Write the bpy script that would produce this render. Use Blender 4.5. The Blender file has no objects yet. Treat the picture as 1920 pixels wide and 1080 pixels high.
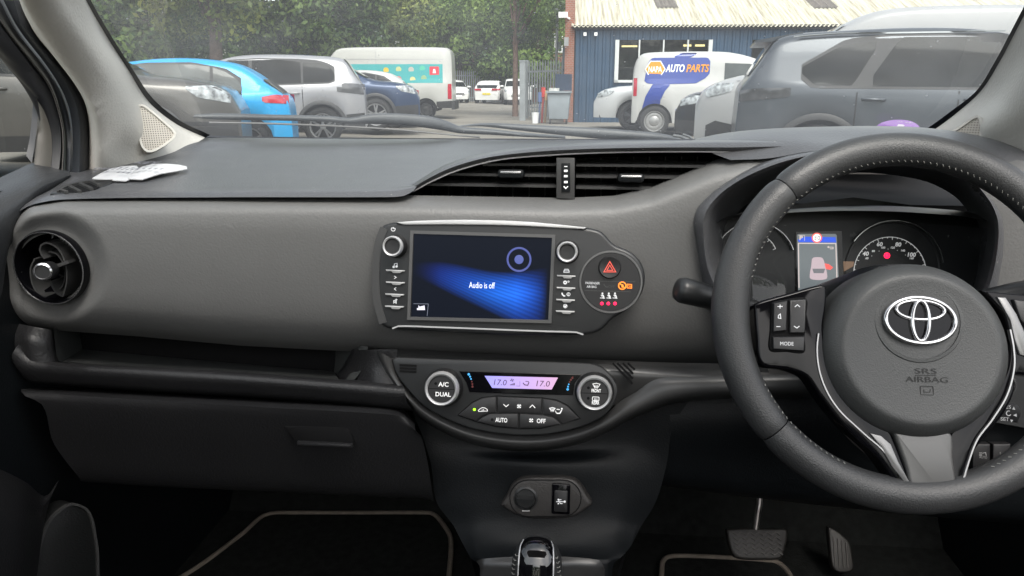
import bpy, bmesh, math, random
from mathutils import Vector, Matrix, noise
R = math.radians
random.seed(7)
S = bpy.context.scene
COL = S.collection
# ---------------------------------------------------------------- camera
FPX, YAW, PITCH, CAMZ = 1400.0, R(5.5), math.atan(375 / 1400), 1.08
cd = bpy.data.cameras.new('camera'); cam = bpy.data.objects.new('camera', cd); COL.objects.link(cam)
cam.location = (0, 0, CAMZ); cam.rotation_euler = (R(90) - PITCH, 0, YAW)
cd.sensor_width = 36; cd.lens = FPX / 1920 * 36; cd.clip_start = .02; cd.clip_end = 600
S.camera = cam
# ---------------------------------------------------------------- sky, sun, exposure
SUN_EL, SUN_AZ = R(55), R(160)
W = bpy.data.worlds.new('World'); S.world = W; W.use_nodes = True
wn = W.node_tree; bg = wn.nodes['Background']
sk = wn.nodes.new('ShaderNodeTexSky'); sk.sky_type = 'NISHITA'; sk.sun_disc = False
sk.sun_elevation = SUN_EL; sk.sun_rotation = SUN_AZ; sk.air_density = 1.3; sk.dust_density = 3.5; sk.ozone_density = .6
hs = wn.nodes.new('ShaderNodeHueSaturation'); hs.inputs['Saturation'].default_value = .32
tc = wn.nodes.new('ShaderNodeTexCoord'); cn = wn.nodes.new('ShaderNodeTexNoise'); cn.inputs['Scale'].default_value = 2.6; cn.inputs['Detail'].default_value = 6
cr_ = wn.nodes.new('ShaderNodeValToRGB'); cr_.color_ramp.elements[0].position = .35; cr_.color_ramp.elements[0].color = (.8, .82, .86, 1)
cr_.color_ramp.elements[1].position = .65; cr_.color_ramp.elements[1].color = (1.55, 1.5, 1.42, 1)
mx = wn.nodes.new('ShaderNodeMixRGB'); mx.blend_type = 'MULTIPLY'; mx.inputs[0].default_value = 1
wn.links.new(tc.outputs['Generated'], cn.inputs['Vector']); wn.links.new(cn.outputs['Fac'], cr_.inputs['Fac'])
wn.links.new(sk.outputs[0], hs.inputs['Color']); wn.links.new(hs.outputs[0], mx.inputs[1]); wn.links.new(cr_.outputs[0], mx.inputs[2])
wn.links.new(mx.outputs[0], bg.inputs['Color']); bg.inputs['Strength'].default_value = .13
sl = bpy.data.lights.new('sun', 'SUN'); sl.energy = 1.0; sl.angle = R(30); sl.color = (1, .96, .9)
so = bpy.data.objects.new('sun', sl); COL.objects.link(so)
sd = Vector((math.sin(SUN_AZ) * math.cos(SUN_EL), -math.cos(SUN_AZ) * math.cos(SUN_EL) * -1, math.sin(SUN_EL)))
so.rotation_euler = sd.to_track_quat('Z', 'Y').to_euler()
S.view_settings.view_transform = 'Standard'; S.view_settings.look = 'None'
S.view_settings.exposure = 1.25; S.view_settings.gamma = 1
S.render.engine = 'CYCLES'; S.cycles.max_bounces = 7; S.cycles.transparent_max_bounces = 10
S.cycles.diffuse_bounces = 4; S.cycles.caustics_reflective = False; S.cycles.caustics_refractive = False
S.cycles.sample_clamp_indirect = 4
# ---------------------------------------------------------------- projection helpers: photo pixel + real depth -> place
FW = Vector((-math.sin(YAW) * math.cos(PITCH), math.cos(YAW) * math.cos(PITCH), -math.sin(PITCH)))
RT = Vector((math.cos(YAW), math.sin(YAW), 0)); UP = RT.cross(FW); C0 = Vector((0, 0, CAMZ))
def ray(x, y): return FW + RT * ((x - 960) / FPX) + UP * ((540 - y) / FPX)
def P(x, y, Y): r = ray(x, y); return C0 + r * (Y / r.y)
def PX(x, y, X): r = ray(x, y); return C0 + r * (X / r.x)
def PZ(x, y, z): r = ray(x, y); return C0 + r * ((z - CAMZ) / r.z)
def V(p): return p.copy() if isinstance(p, Vector) else P(*p)
def cr(pts, n):                       # Catmull-Rom resample, any dimension
    pts = [Vector(p) for p in pts]
    if len(pts) == 1: return pts * n
    out = []
    L = [0]
    for a, b in zip(pts, pts[1:]): L.append(L[-1] + max((b - a).length, 1e-9))
    for k in range(n):
        s = L[-1] * k / (n - 1); i = 0
        while i < len(pts) - 2 and s > L[i + 1]: i += 1
        t = (s - L[i]) / (L[i + 1] - L[i])
        p1, p2 = pts[i], pts[i + 1]; d = L[i + 1] - L[i]
        m1 = (p2 - pts[i - 1]) * (d / (L[i + 1] - L[i - 1])) if i > 0 else p2 - p1
        m2 = (pts[i + 2] - p1) * (d / (L[i + 2] - L[i])) if i < len(pts) - 2 else p2 - p1
        t2, t3 = t * t, t * t * t
        out.append(p1 * (2 * t3 - 3 * t2 + 1) + m1 * (t3 - 2 * t2 + t) + p2 * (-2 * t3 + 3 * t2) + m2 * (t3 - t2))
    return out
def lin(pts, x):                      # piecewise linear y(x)
    if x <= pts[0][0]: return pts[0][1]
    for a, b in zip(pts, pts[1:]):
        if x <= b[0]: return a[1] + (b[1] - a[1]) * (x - a[0]) / (b[0] - a[0])
    return pts[-1][1]
def grid(rows, nu, nv):               # rows of (px,py,Y) or Vectors -> nv x nu grid of points
    rr = [cr([V(p) for p in r], nu) for r in rows]
    cols = [cr([r[i] for r in rr], nv) for i in range(nu)]
    return [[cols[i][j] for i in range(nu)] for j in range(nv)]
def Z(ox, oy, s): return lambda *pp: [(ox + x * s, oy + y * s) for x, y in pp]
def inside(p, poly):
    c = False; x, y = p
    for (x1, y1), (x2, y2) in zip(poly, poly[1:] + poly[:1]):
        if (y1 > y) != (y2 > y) and x < (x2 - x1) * (y - y1) / (y2 - y1) + x1: c = not c
    return c
# ---------------------------------------------------------------- materials
def nd(t, k, **kw):
    n = t.nodes.new(k)
    for a, b in kw.items():
        if a in n.inputs: n.inputs[a].default_value = b
        else: setattr(n, a, b)
    return n
def mat(name, col, rough=.5, metal=0, spec=.5, grain=0, gs=500, var=.08, vs=6, coat=0, emit=None, es=1, rv=0, dust=0):
    m = bpy.data.materials.new(name); m.use_nodes = True; t = m.node_tree; b = t.nodes['Principled BSDF']
    col = (*col, 1) if len(col) == 3 else col
    b.inputs['Base Color'].default_value = col; b.inputs['Roughness'].default_value = rough
    b.inputs['Metallic'].default_value = metal; b.inputs['Specular IOR Level'].default_value = spec
    b.inputs['Coat Weight'].default_value = coat; b.inputs['Coat Roughness'].default_value = .04
    c = t.nodes.new('ShaderNodeTexCoord')
    if var:
        n = nd(t, 'ShaderNodeTexNoise', Scale=vs, Detail=5.0); t.links.new(c.outputs['Object'], n.inputs['Vector'])
        mr = nd(t, 'ShaderNodeMapRange'); mr.inputs['To Min'].default_value = 1 - var; mr.inputs['To Max'].default_value = 1 + var
        mr.inputs['From Min'].default_value = .3; mr.inputs['From Max'].default_value = .7
        t.links.new(n.outputs['Fac'], mr.inputs['Value'])
        mm = nd(t, 'ShaderNodeMixRGB', blend_type='MULTIPLY'); mm.inputs[0].default_value = 1; mm.inputs[1].default_value = col
        t.links.new(mr.outputs[0], mm.inputs[2]); t.links.new(mm.outputs[0], b.inputs['Base Color'])
        if rv:
            m2 = nd(t, 'ShaderNodeMapRange'); m2.inputs['To Min'].default_value = rough - rv; m2.inputs['To Max'].default_value = rough + rv
            m2.inputs['From Min'].default_value = .3; m2.inputs['From Max'].default_value = .7
            t.links.new(n.outputs['Fac'], m2.inputs['Value']); t.links.new(m2.outputs[0], b.inputs['Roughness'])
        if dust:
            v = nd(t, 'ShaderNodeTexVoronoi', Scale=dust); t.links.new(c.outputs['Object'], v.inputs['Vector'])
            ct = nd(t, 'ShaderNodeMath', operation='LESS_THAN'); ct.inputs[1].default_value = .06
            t.links.new(v.outputs['Distance'], ct.inputs[0])
            m3 = nd(t, 'ShaderNodeMixRGB'); m3.inputs[2].default_value = (.3, .29, .27, 1); t.links.new(ct.outputs[0], m3.inputs[0])
            t.links.new(mm.outputs[0], m3.inputs[1]); t.links.new(m3.outputs[0], b.inputs['Base Color'])
    if grain:
        v = nd(t, 'ShaderNodeTexVoronoi', Scale=float(gs)); v.feature = 'SMOOTH_F1'; t.links.new(c.outputs['Object'], v.inputs['Vector'])
        n2 = nd(t, 'ShaderNodeTexNoise', Scale=gs * .6, Detail=3.0); t.links.new(c.outputs['Object'], n2.inputs['Vector'])
        ad = nd(t, 'ShaderNodeMath', operation='ADD'); t.links.new(v.outputs['Distance'], ad.inputs[0]); t.links.new(n2.outputs['Fac'], ad.inputs[1])
        bp = nd(t, 'ShaderNodeBump', Strength=grain, Distance=.0006); t.links.new(ad.outputs[0], bp.inputs['Height']); t.links.new(bp.outputs[0], b.inputs['Normal'])
    if emit: b.inputs['Emission Color'].default_value = (*emit, 1); b.inputs['Emission Strength'].default_value = es
    return m
def glassy(name, tint=(.93, .96, .95), gloss=.04, veil=.0, dust=False):
    m = bpy.data.materials.new(name); m.use_nodes = True; t = m.node_tree; t.nodes.remove(t.nodes['Principled BSDF'])
    o = t.nodes['Material Output']; tr = nd(t, 'ShaderNodeBsdfTransparent', Color=(*tint, 1)); gl = nd(t, 'ShaderNodeBsdfGlossy', Roughness=.02)
    fr = nd(t, 'ShaderNodeFresnel', IOR=1.45); f2 = nd(t, 'ShaderNodeMath', operation='MULTIPLY'); f2.inputs[1].default_value = gloss
    t.links.new(fr.outputs[0], f2.inputs[0]); m1 = nd(t, 'ShaderNodeMixShader'); t.links.new(f2.outputs[0], m1.inputs[0])
    t.links.new(tr.outputs[0], m1.inputs[1]); t.links.new(gl.outputs[0], m1.inputs[2]); last = m1
    if veil:
        df = nd(t, 'ShaderNodeBsdfDiffuse', Color=(.8, .82, .84, 1)); tl = nd(t, 'ShaderNodeBsdfTranslucent', Color=(.8, .84, .88, 1))
        m2 = nd(t, 'ShaderNodeMixShader'); m2.inputs[0].default_value = .5; t.links.new(df.outputs[0], m2.inputs[1]); t.links.new(tl.outputs[0], m2.inputs[2])
        c = t.nodes.new('ShaderNodeTexCoord'); n = nd(t, 'ShaderNodeTexNoise', Scale=9.0, Detail=8.0); t.links.new(c.outputs['Object'], n.inputs['Vector'])
        mr = nd(t, 'ShaderNodeMapRange'); mr.inputs['From Min'].default_value = .3; mr.inputs['From Max'].default_value = .7
        mr.inputs['To Min'].default_value = veil * .7; mr.inputs['To Max'].default_value = veil * 1.3; t.links.new(n.outputs['Fac'], mr.inputs['Value'])
        v = nd(t, 'ShaderNodeTexVoronoi', Scale=55.0); t.links.new(c.outputs['Object'], v.inputs['Vector'])
        n3 = nd(t, 'ShaderNodeMath', operation='LESS_THAN'); n3.inputs[1].default_value = .075; t.links.new(v.outputs['Distance'], n3.inputs[0])
        v5 = nd(t, 'ShaderNodeSeparateColor'); t.links.new(v.outputs['Color'], v5.inputs[0])
        v6 = nd(t, 'ShaderNodeMath', operation='MULTIPLY'); t.links.new(n3.outputs[0], v6.inputs[0]); t.links.new(v5.outputs[0], v6.inputs[1])
        v7 = nd(t, 'ShaderNodeMath', operation='MULTIPLY_ADD'); v7.inputs[1].default_value = .3; t.links.new(v6.outputs[0], v7.inputs[0]); t.links.new(mr.outputs[0], v7.inputs[2])
        m3 = nd(t, 'ShaderNodeMixShader'); t.links.new(v7.outputs[0], m3.inputs[0]); t.links.new(last.outputs[0], m3.inputs[1]); t.links.new(m2.outputs[0], m3.inputs[2]); last = m3
    t.links.new(last.outputs[0], o.inputs['Surface']); return m
def emis(name, col, s): 
    m = mat(name, (0, 0, 0), .4, var=0, emit=col, es=s); return m
M = dict(
 soft=mat('soft_grey_panel', (.122, .122, .120), .48, grain=.36, gs=430, var=.06, vs=5, rv=.05),
 pad=mat('dark_dash_pad', (.078, .079, .084), .36, grain=.5, gs=480, var=.1, rv=.06, dust=60),
 black=mat('black_plastic', (.0055, .0068, .0080), .5, spec=.25, grain=.3, gs=600, var=.15, rv=.06),
 lower=mat('black_grained_plastic', (.016, .016, .017), .42, spec=.4, grain=.5, gs=450, var=.12, rv=.05),
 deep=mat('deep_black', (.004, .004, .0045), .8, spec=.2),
 bezel=mat('charcoal_bezel', (.020, .021, .022), .38, var=.06, rv=.04, grain=.06, gs=900),
 bezel2=mat('satin_charcoal', (.05, .05, .05), .33, var=.05, rv=.05),
 btn=mat('button_black', (.016, .016, .017), .42, var=.05),
 gloss=mat('piano_black', (.003, .003, .004), .08, spec=.22, var=0),
 chrome=mat('chrome', (.55, .55, .56), .16, .92, var=0),
 satin=mat('satin_silver', (.58, .58, .58), .36, .45, var=.04, vs=30),
 beige=mat('beige_trim', (.63, .605, .56), .62, grain=.6, gs=330, var=.05, vs=4),
 grille=mat('beige_grille', (.55, .51, .46), .6, var=.05),
 rubber=mat('seal_rubber', (.022, .025, .03), .5, var=.15, rv=.08, vs=20),
 doorcap=mat('door_plastic', (.035, .037, .04), .45, grain=.5, gs=450),
 leather=mat('black_leather', (.036, .037, .038), .42, grain=.35, gs=800, var=.12, rv=.05, vs=15),
 hub=mat('airbag_cover', (.045, .047, .047), .46, grain=.3, gs=850, var=.08),
 stitch=mat('grey_thread', (.26, .26, .24), .7, var=.1),
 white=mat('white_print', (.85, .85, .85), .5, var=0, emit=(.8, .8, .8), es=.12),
 whitel=mat('lit_white_print', (.5, .5, .5), .5, var=0, emit=(.8, .82, .85), es=.22),
 dim=mat('dim_print', (.05, .05, .05), .5, var=0),
 emboss=mat('embossed_print', (.012, .012, .012), .6, var=0),
 carpet=mat('black_carpet', (.012, .013, .0125), .95, grain=1, gs=300, spec=.1, var=.3, vs=60),
 piping=mat('beige_piping', (.17, .145, .12), .8, grain=.6, gs=500, var=.2, vs=60),
 steel=mat('pedal_steel', (.4, .38, .36), .35, .8, var=.1),
 prub=mat('pedal_rubber', (.022, .02, .018), .5, var=.15, vs=40),
 paper=mat('white_paper', (.6, .6, .61), .6, var=.05, vs=40),
 ink=mat('paper_print', (.2, .2, .23), .7, var=0),
 purple=mat('purple_sticker', (.17, .06, .30), .5, var=.03),
 stickerw=mat('sticker_print', (.4, .36, .45), .5, var=0),
 frit=mat('black_ceramic_border', (.006, .007, .010), .3, var=0),
 red=emis('red_lamp', (1, .01, .06), 1.6), redd=emis('dark_red_line', (1, .14, .10), .6),
 orange=emis('orange_lamp', (1, .22, .02), 1.1), green=emis('green_lamp', (.35, 1, .02), 1.1),
 blued=mat('blue_dot', (.05, .3, .6), .5, var=0, emit=(.05, .35, .7), es=.3), redm=mat('dull_red_dot', (.12, .02, .02), .5, var=0),
 lcdt=mat('lcd_digit', (.03, .02, .03), .6, spec=.1, var=0, emit=(.035, .02, .035), es=1),
 headl=mat('headliner', (.42, .40, .37), .9, var=.04),
 scrglass=glassy('display_glass', (.98, .98, 1), .55),
 pane=glassy('windscreen_glass', (.90, .94, .93), .95, veil=.11), side=glassy('side_glass', (.85, .9, .9), .6, veil=.02),  # windscreen veil: thin dust plus painted haze standing in for dash reflections
 lens=glassy('cluster_lens', (.97, .98, .98), .9, veil=.004),
)
# ---------------------------------------------------------------- mesh builder
def tag(o, label=None, cat=None, group=None, kind=None):
    for k, v in (('label', label), ('category', cat), ('group', group), ('kind', kind)):
        if v: o[k] = v
    return o
def empty(name, loc, label=None, cat=None, group=None, rz=0):
    o = bpy.data.objects.new(name, None); COL.objects.link(o); o.location = loc; o.rotation_euler = (0, 0, rz); o.empty_display_size = .05
    return tag(o, label, cat, group)
def chain(o):
    m = Matrix.Identity(4)
    while o: m = Matrix.LocRotScale(o.location, o.rotation_euler, o.scale) @ m; o = o.parent
    return m
class Fr:                             # a flat working plane: origin, right, up, towards the viewer
    def __init__(s, O, N, rx=None, upv=Vector((0, 0, 1))):
        s.O = Vector(O); s.N = Vector(N).normalized(); s.U = upv.cross(s.N).normalized(); s.V = s.N.cross(s.U)
        if rx:
            c, q = math.cos(rx), math.sin(rx); s.U, s.V = s.U * c + s.V * q, s.V * c - s.U * q
        a, b = s.uvr(), 0
    def uvr(s): return 0
    def at(s, u, v, n=0): return s.O + s.U * u + s.V * v + s.N * n
    def uv(s, x, y, n=0):
        r = ray(x, y); o = s.O + s.N * n; k = (o - C0).dot(s.N) / r.dot(s.N); p = C0 + r * k - s.O
        return (p.dot(s.U), p.dot(s.V))
    def m(s, x, y): a, b = s.uv(x, y), s.uv(x + 1, y); return math.dist(a, b)
    def uvs(s, pts, n=0): return [s.uv(x, y, n) for x, y in pts]
class MB:
    def __init__(s): s.v = []; s.f = []; s.uv = None
    def add(s, vs, fs): o = len(s.v); s.v += [Vector(v) for v in vs]; s.f += [[o + i for i in f] for f in fs]; return s
    def grid(s, G, keep=None, cu=False):
        nv, nu = len(G), len(G[0]); vs = [p for r in G for p in r]; fs = []
        for j in range(nv - 1):
            for i in range(nu if cu else nu - 1):
                k = (i + 1) % nu
                if keep and not keep(i, j): continue
                fs.append((j * nu + i, j * nu + k, (j + 1) * nu + k, (j + 1) * nu + i))
        return s.add(vs, fs)
    def loft(s, rows, nu=40, nv=12): return s.grid(grid(rows, nu, nv))
    def box(s, c, sz, rz=0):
        x, y, z = [k / 2 for k in sz]; q = Matrix.Rotation(rz, 3, 'Z'); c = Vector(c)
        vs = [c + q @ Vector((a * x, b * y, d * z)) for a in (-1, 1) for b in (-1, 1) for d in (-1, 1)]
        return s.add(vs, [(0, 1, 3, 2), (4, 6, 7, 5), (0, 4, 5, 1), (2, 3, 7, 6), (0, 2, 6, 4), (1, 5, 7, 3)])
    def prism(s, fr, pts, n0, n1, bev=0, bn=2, closedback=False):
        n = len(pts); rings = [[fr.at(u, v, n0) for u, v in pts]]
        def inset(d):
            out = []
            ar = sum(a[0] * b[1] - b[0] * a[1] for a, b in zip(pts, pts[1:] + pts[:1])); sg = 1 if ar > 0 else -1
            for i in range(n):
                a, b, c = Vector(pts[i - 1]), Vector(pts[i]), Vector(pts[(i + 1) % n])
                d1 = (b - a).normalized() if (b - a).length > 1e-9 else Vector((1, 0)); d2 = (c - b).normalized() if (c - b).length > 1e-9 else d1
                t = Vector((-(d1.y + d2.y), d1.x + d2.x)) * sg
                t = t.normalized() if t.length > 1e-6 else Vector((0, 0)); k = max(.5, t.dot(Vector((-d1.y, d1.x)) * sg))
                out.append(b + t * (d / k))
            return out
        if bev:
            for k in range(bn + 1):
                a = math.pi / 2 * k / bn; q = inset(bev * (1 - math.cos(a)))
                rings.append([fr.at(p.x, p.y, n1 - bev * (1 - math.sin(a))) for p in q])
        else: rings.append([fr.at(u, v, n1) for u, v in pts])
        vs = [p for r in rings for p in r]; fs = []
        for j in range(len(rings) - 1):
            for i in range(n): fs.append((j * n + i, j * n + (i + 1) % n, (j + 1) * n + (i + 1) % n, (j + 1) * n + i))
        fs.append(tuple((len(rings) - 1) * n + i for i in range(n)))
        return s.add(vs, fs)
    def stroke(s, fr, pts, w, n0, n1, closed=False):
        pts = [Vector(p) for p in pts]; n = len(pts); vs = []
        for i in range(n):
            a = pts[i - 1] if (i or closed) else pts[i]; c = pts[(i + 1) % n] if (i < n - 1 or closed) else pts[i]
            b = pts[i]; d1 = (b - a) if (b - a).length > 1e-9 else (c - b); d2 = (c - b) if (c - b).length > 1e-9 else d1
            d1, d2 = d1.normalized(), d2.normalized(); t = Vector((-(d1.y + d2.y), d1.x + d2.x))
            t = t.normalized() if t.length > 1e-6 else Vector((-d1.y, d1.x)); k = max(.4, t.dot(Vector((-d1.y, d1.x)))); t = t * (w / 2 / k)
            for q, nn in ((t, n0), (t, n1), (-t, n1), (-t, n0)): vs.append(fr.at(b.x + q.x, b.y + q.y, nn))
        fs = []
        for i in range(n if closed else n - 1):
            j = (i + 1) % n
            for a in range(4): fs.append((i * 4 + a, i * 4 + (a + 1) % 4, j * 4 + (a + 1) % 4, j * 4 + a))
        if not closed: fs += [(0, 1, 2, 3), (4 * n - 1, 4 * n - 2, 4 * n - 3, 4 * n - 4)]
        return s.add(vs, fs)
    def lathe(s, fr, c, prof, seg=48, a0=0, a1=2 * math.pi, ex=1.0):
        full = abs(a1 - a0 - 2 * math.pi) < 1e-6; k = seg if full else seg + 1
        G = [[fr.at(c[0] + r * ex * math.cos(a0 + (a1 - a0) * i / seg), c[1] + r * math.sin(a0 + (a1 - a0) * i / seg), n) for i in range(k)] for r, n in prof]
        return s.grid(G, cu=full)
    def tube(s, pts, r, seg=8, cap=True):
        pts = [Vector(p) for p in pts]; n = len(pts); G = []; pu = None
        for i in range(n):
            t = (pts[min(i + 1, n - 1)] - pts[max(i - 1, 0)]).normalized()
            if pu is None: pu = t.orthogonal().normalized()
            pu = (pu - t * pu.dot(t)).normalized(); q = t.cross(pu); rr = r[i] if isinstance(r, (list, tuple)) else r
            G.append([pts[i] + (pu * math.cos(a) + q * math.sin(a)) * rr for a in [2 * math.pi * k / seg for k in range(seg)]])
        o = len(s.v); s.grid(G, cu=True)
        if cap: s.f += [[o + i for i in range(seg)][::-1], [o + (n - 1) * seg + i for i in range(seg)]]
        return s
    def text(s, fr, body, c, h, w=None, n=.0003, th=.0003, shear=0, sp=1, bold=0, align='C'):
        cu = bpy.data.curves.new('t', 'FONT'); cu.body = body; cu.size = 1; cu.shear = shear; cu.space_character = sp; cu.offset = bold; cu.resolution_u = 3
        o = bpy.data.objects.new('t', cu); me = o.to_mesh()
        vs = [v.co.copy() for v in me.vertices]; fs = [list(p.vertices) for p in me.polygons]
        o.to_mesh_clear(); bpy.data.objects.remove(o); bpy.data.curves.remove(cu)
        if not vs: return s
        x0, x1 = min(v.x for v in vs), max(v.x for v in vs); y0, y1 = min(v.y for v in vs), max(v.y for v in vs)
        k = h / (y1 - y0); kx = w / (x1 - x0) if w else k; ax = (x0 + x1) / 2 if align == 'C' else x0
        return s.add([fr.at(c[0] + (v.x - ax) * kx, c[1] + (v.y - (y0 + y1) / 2) * k, n + th) for v in vs], fs)
    def obj(s, name, m, parent=None, smooth=40, world=True, label=None, cat=None, group=None, kind=None):
        me = bpy.data.meshes.new(name); inv = chain(parent).inverted() if (parent and world) else Matrix.Identity(4)
        off = Vector((0, 0, 0))
        if not parent and world:
            xs = [v.x for v in s.v]; ys = [v.y for v in s.v]; zs = [v.z for v in s.v]; off = Vector(((min(xs) + max(xs)) / 2, (min(ys) + max(ys)) / 2, min(zs)))
        me.from_pydata([inv @ v - off for v in s.v], [], s.f)
        bm = bmesh.new(); bm.from_mesh(me); bmesh.ops.remove_doubles(bm, verts=bm.verts, dist=1e-6); bmesh.ops.recalc_face_normals(bm, faces=bm.faces) if getattr(s, 'recalc', 0) else None
        bm.to_mesh(me); bm.free()
        if smooth:
            me.polygons.foreach_set('use_smooth', [True] * len(me.polygons)); me.set_sharp_from_angle(angle=R(smooth))
        me.materials.append(M[m] if isinstance(m, str) else m); me.update()
        o = bpy.data.objects.new(name, me); COL.objects.link(o); o.parent = parent; o.location = off
        return tag(o, label, cat, group, kind)
def circ(c, r, n=24, a0=0, a1=360, ry=None):
    k = n if abs(a1 - a0) >= 360 else n + 1
    return [(c[0] + r * math.cos(R(a0 + (a1 - a0) * i / n)), c[1] + (ry or r) * math.sin(R(a0 + (a1 - a0) * i / n))) for i in range(k)]
def sm(pts, n): return [tuple(p) for p in cr([Vector(p) for p in pts + pts[:1]], n + 1)[:-1]]
def so_(pts, n): return [tuple(p) for p in cr([Vector(p) for p in pts], n)]
def rrect(x0, y0, x1, y1, r, n=4):
    o = []
    for cx, cy, a in ((x1 - r, y1 - r, 0), (x0 + r, y1 - r, 90), (x0 + r, y0 + r, 180), (x1 - r, y0 + r, 270)):
        o += [(cx + r * math.cos(R(a + 90 * k / n)), cy + r * math.sin(R(a + 90 * k / n))) for k in range(n + 1)]
    return o
def copy_tree(o, parent=None):
    c = o.copy(); COL.objects.link(c); c.parent = parent
    for ch in [x for x in bpy.data.objects if x.parent == o]: copy_tree(ch, c)
    return c
# ================================================================ DASHBOARD
dash = empty('dashboard', P(955, 700, .86), 'black and grey leather-grained car dashboard stretching under the windscreen', 'dashboard')
BO = sm([(1297, 412), (1307, 389), (1339, 358), (1389, 326), (1440, 303), (1520, 285), (1620, 278), (1720, 290), (1800, 316), (1842, 357), (1877, 400), (1883, 452), (1876, 510), (1858, 570), (1780, 640), (1560, 660), (1380, 640), (1330, 580), (1312, 500)], 72)
def YF(px): return lin([(-60, .79), (30, .80), (500, .826), (960, .845), (1340, .86), (1920, .86), (2300, .85)], px)
top = [(-60, 420), (28, 398), (60, 382), (120, 371), (400, 367), (760, 366), (1060, 371), (1150, 367), (1220, 352), (1290, 322), (1340, 300), (1400, 285), (1470, 279), (1540, 276), (1900, 300), (2300, 330)]
bot = [(-60, 590), (34, 610), (112, 620), (262, 631), (450, 648), (675, 660), (900, 669), (1200, 682), (1340, 685), (1920, 705), (2300, 712)]
prof0 = [(0, .05), (.03, .025), (.08, .008), (.16, .002), (.3, 0), (.6, 0), (.8, .004), (.9, .014), (.96, .028), (1, .05)]
prof = [(v.x, v.y) for v in cr([(a, b) for a, b in prof0], 80)]
vc = (95, 502); VR = 66
cols, nv = [], 64
xs = [-58 + i * 5 for i in range(430)]
xs = [x for x in xs if x >= -20]
G = []
for j in range(nv):
    s = j / (nv - 1); row = []
    for x in xs:
        t, b = lin(top, x), lin(bot, x)
        # left end wraps round
        e = max(0, (60 - x) / 60); t += 60 * e ** 2.2 * 1.0; b -= 40 * e ** 2
        y = t + (b - t) * s; Y = YF(x) + lin(prof, s) + .03 * e ** 2.5
        dd = math.hypot(x - vc[0], y - vc[1]); Y += .016 * max(0, min(1, (112 - dd) / 40)) ** 2 * (3 - 2 * max(0, min(1, (112 - dd) / 40)))
        di = math.hypot((x - 960) / 1.6, y - 520)
        if 54 < dd < 70: k = 64 / dd; px, py = vc[0] + (x - vc[0]) * k, vc[1] + (y - vc[1]) * k
        else: px, py = x, y
        row.append((px, py, Y))
    G.append(row)
keepc = {}
def keepf(i, j):
    px = (G[j][i][0] + G[j + 1][i + 1][0]) / 2; py = (G[j][i][1] + G[j + 1][i + 1][1]) / 2
    if math.hypot(px - vc[0], py - vc[1]) < 62: return False
    if 1290 < px < 1890 and inside((px, py), BI_): return False
    return True
cxo, cyo = 1590, 460
BI_ = [(cxo + (x - cxo) * .965, cyo + (y - cyo) * .95) for x, y in BO]
mb = MB().grid([[P(*q) for q in r] for r in G], keepf)
mb.obj('fascia_panel', 'soft', dash, 60)
# top pad
mb = MB().loft([[(-40, 432, .83), (28, 401, .83), (60, 384, .83), (120, 374, .83), (400, 370, .838), (735, 369.5, .848), (758, 367, .852), (776, 357, .868)],
 [(-40, 420, .85), (40, 385, .845), (110, 366, .842), (400, 360, .85), (738, 359, .858), (762, 355, .863), (781, 350, .88)],
 [(-20, 400, .87), (70, 368, .865), (130, 356, .87), (400, 350, .885), (760, 348, .9), (786, 344, .935)]], 60, 6)
mb.loft([[(-20, 400, .87), (70, 368, .865), (130, 356, .87), (400, 350, .885), (760, 348, .9), (786, 344, .935)],
 [(60, 345, .93), (110, 332, .94), (200, 325, .96), (400, 312, 1.03), (820, 308, 1.06), (880, 303, 1.07)],
 [(100, 318, 1.02), (200, 305, 1.05), (300, 290, 1.09), (420, 280, 1.17), (800, 275, 1.26), (1000, 276, 1.27)],
 [(150, 304, 1.06), (230, 288, 1.09), (300, 276, 1.12), (400, 267, 1.2), (600, 266, 1.31), (1000, 268, 1.36)],
 [(160, 302, 1.1), (300, 269, 1.16), (385, 259, 1.235), (600, 260, 1.35), (800, 261, 1.39), (1000, 263, 1.41)]], 70, 40)
mb.loft([[(960, 277, 1.27), (1300, 276, 1.27), (1750, 275, 1.15)], [(960, 268, 1.36), (1300, 268, 1.34), (1750, 262, 1.18)], [(960, 263, 1.41), (1300, 263, 1.37), (1750, 256, 1.2)]], 30, 10)
mb.obj('top_pad', 'pad', dash, 60)
# vent brow
Tq = [(735, 372), (755, 360), (790, 335), (835, 309), (900, 289), (1000, 274), (1100, 268.5), (1200, 266), (1350, 263), (1480, 263), (1600, 268)]
Lq = [(752, 371), (775, 357), (810, 338), (860, 317), (935, 298), (1040, 288.5), (1150, 284), (1300, 282.5), (1385, 284), (1490, 281), (1600, 279)]
mb = MB().loft([[(x, y + 9, 1.03) for x, y in Tq], [(x, y + 1, .95) for x, y in Tq], [(x, y, .92) for x, y in Tq], [(x, y + 5, .893) for x, y in Tq],
 [((a + c) / 2, b + (d - b) * .7, .884) for (a, b), (c, d) in zip(Tq, Lq)], [(x, y, .889) for x, y in Lq], [(x, y + 1.5, .905) for x, y in Lq]], 70, 22)
mb.obj('vent_brow', 'pad', dash, 60)
mb = MB().loft([[(x, y + .5, .889) for x, y in Lq[1:9]], [(x, y + 2.8, .888) for x, y in Lq[1:9]], [(x, y + 3.0, .90) for x, y in Lq[1:9]]], 60, 5)
mb.obj('brow_trim_strip', 'satin', dash, 60)
mb = MB().loft([[(x, y + 3, .90) for x, y in Lq], [(x, y + 9, .94) for x, y in Lq], [(x, y + 11, 1.0) for x, y in Lq]], 50, 8)
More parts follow.
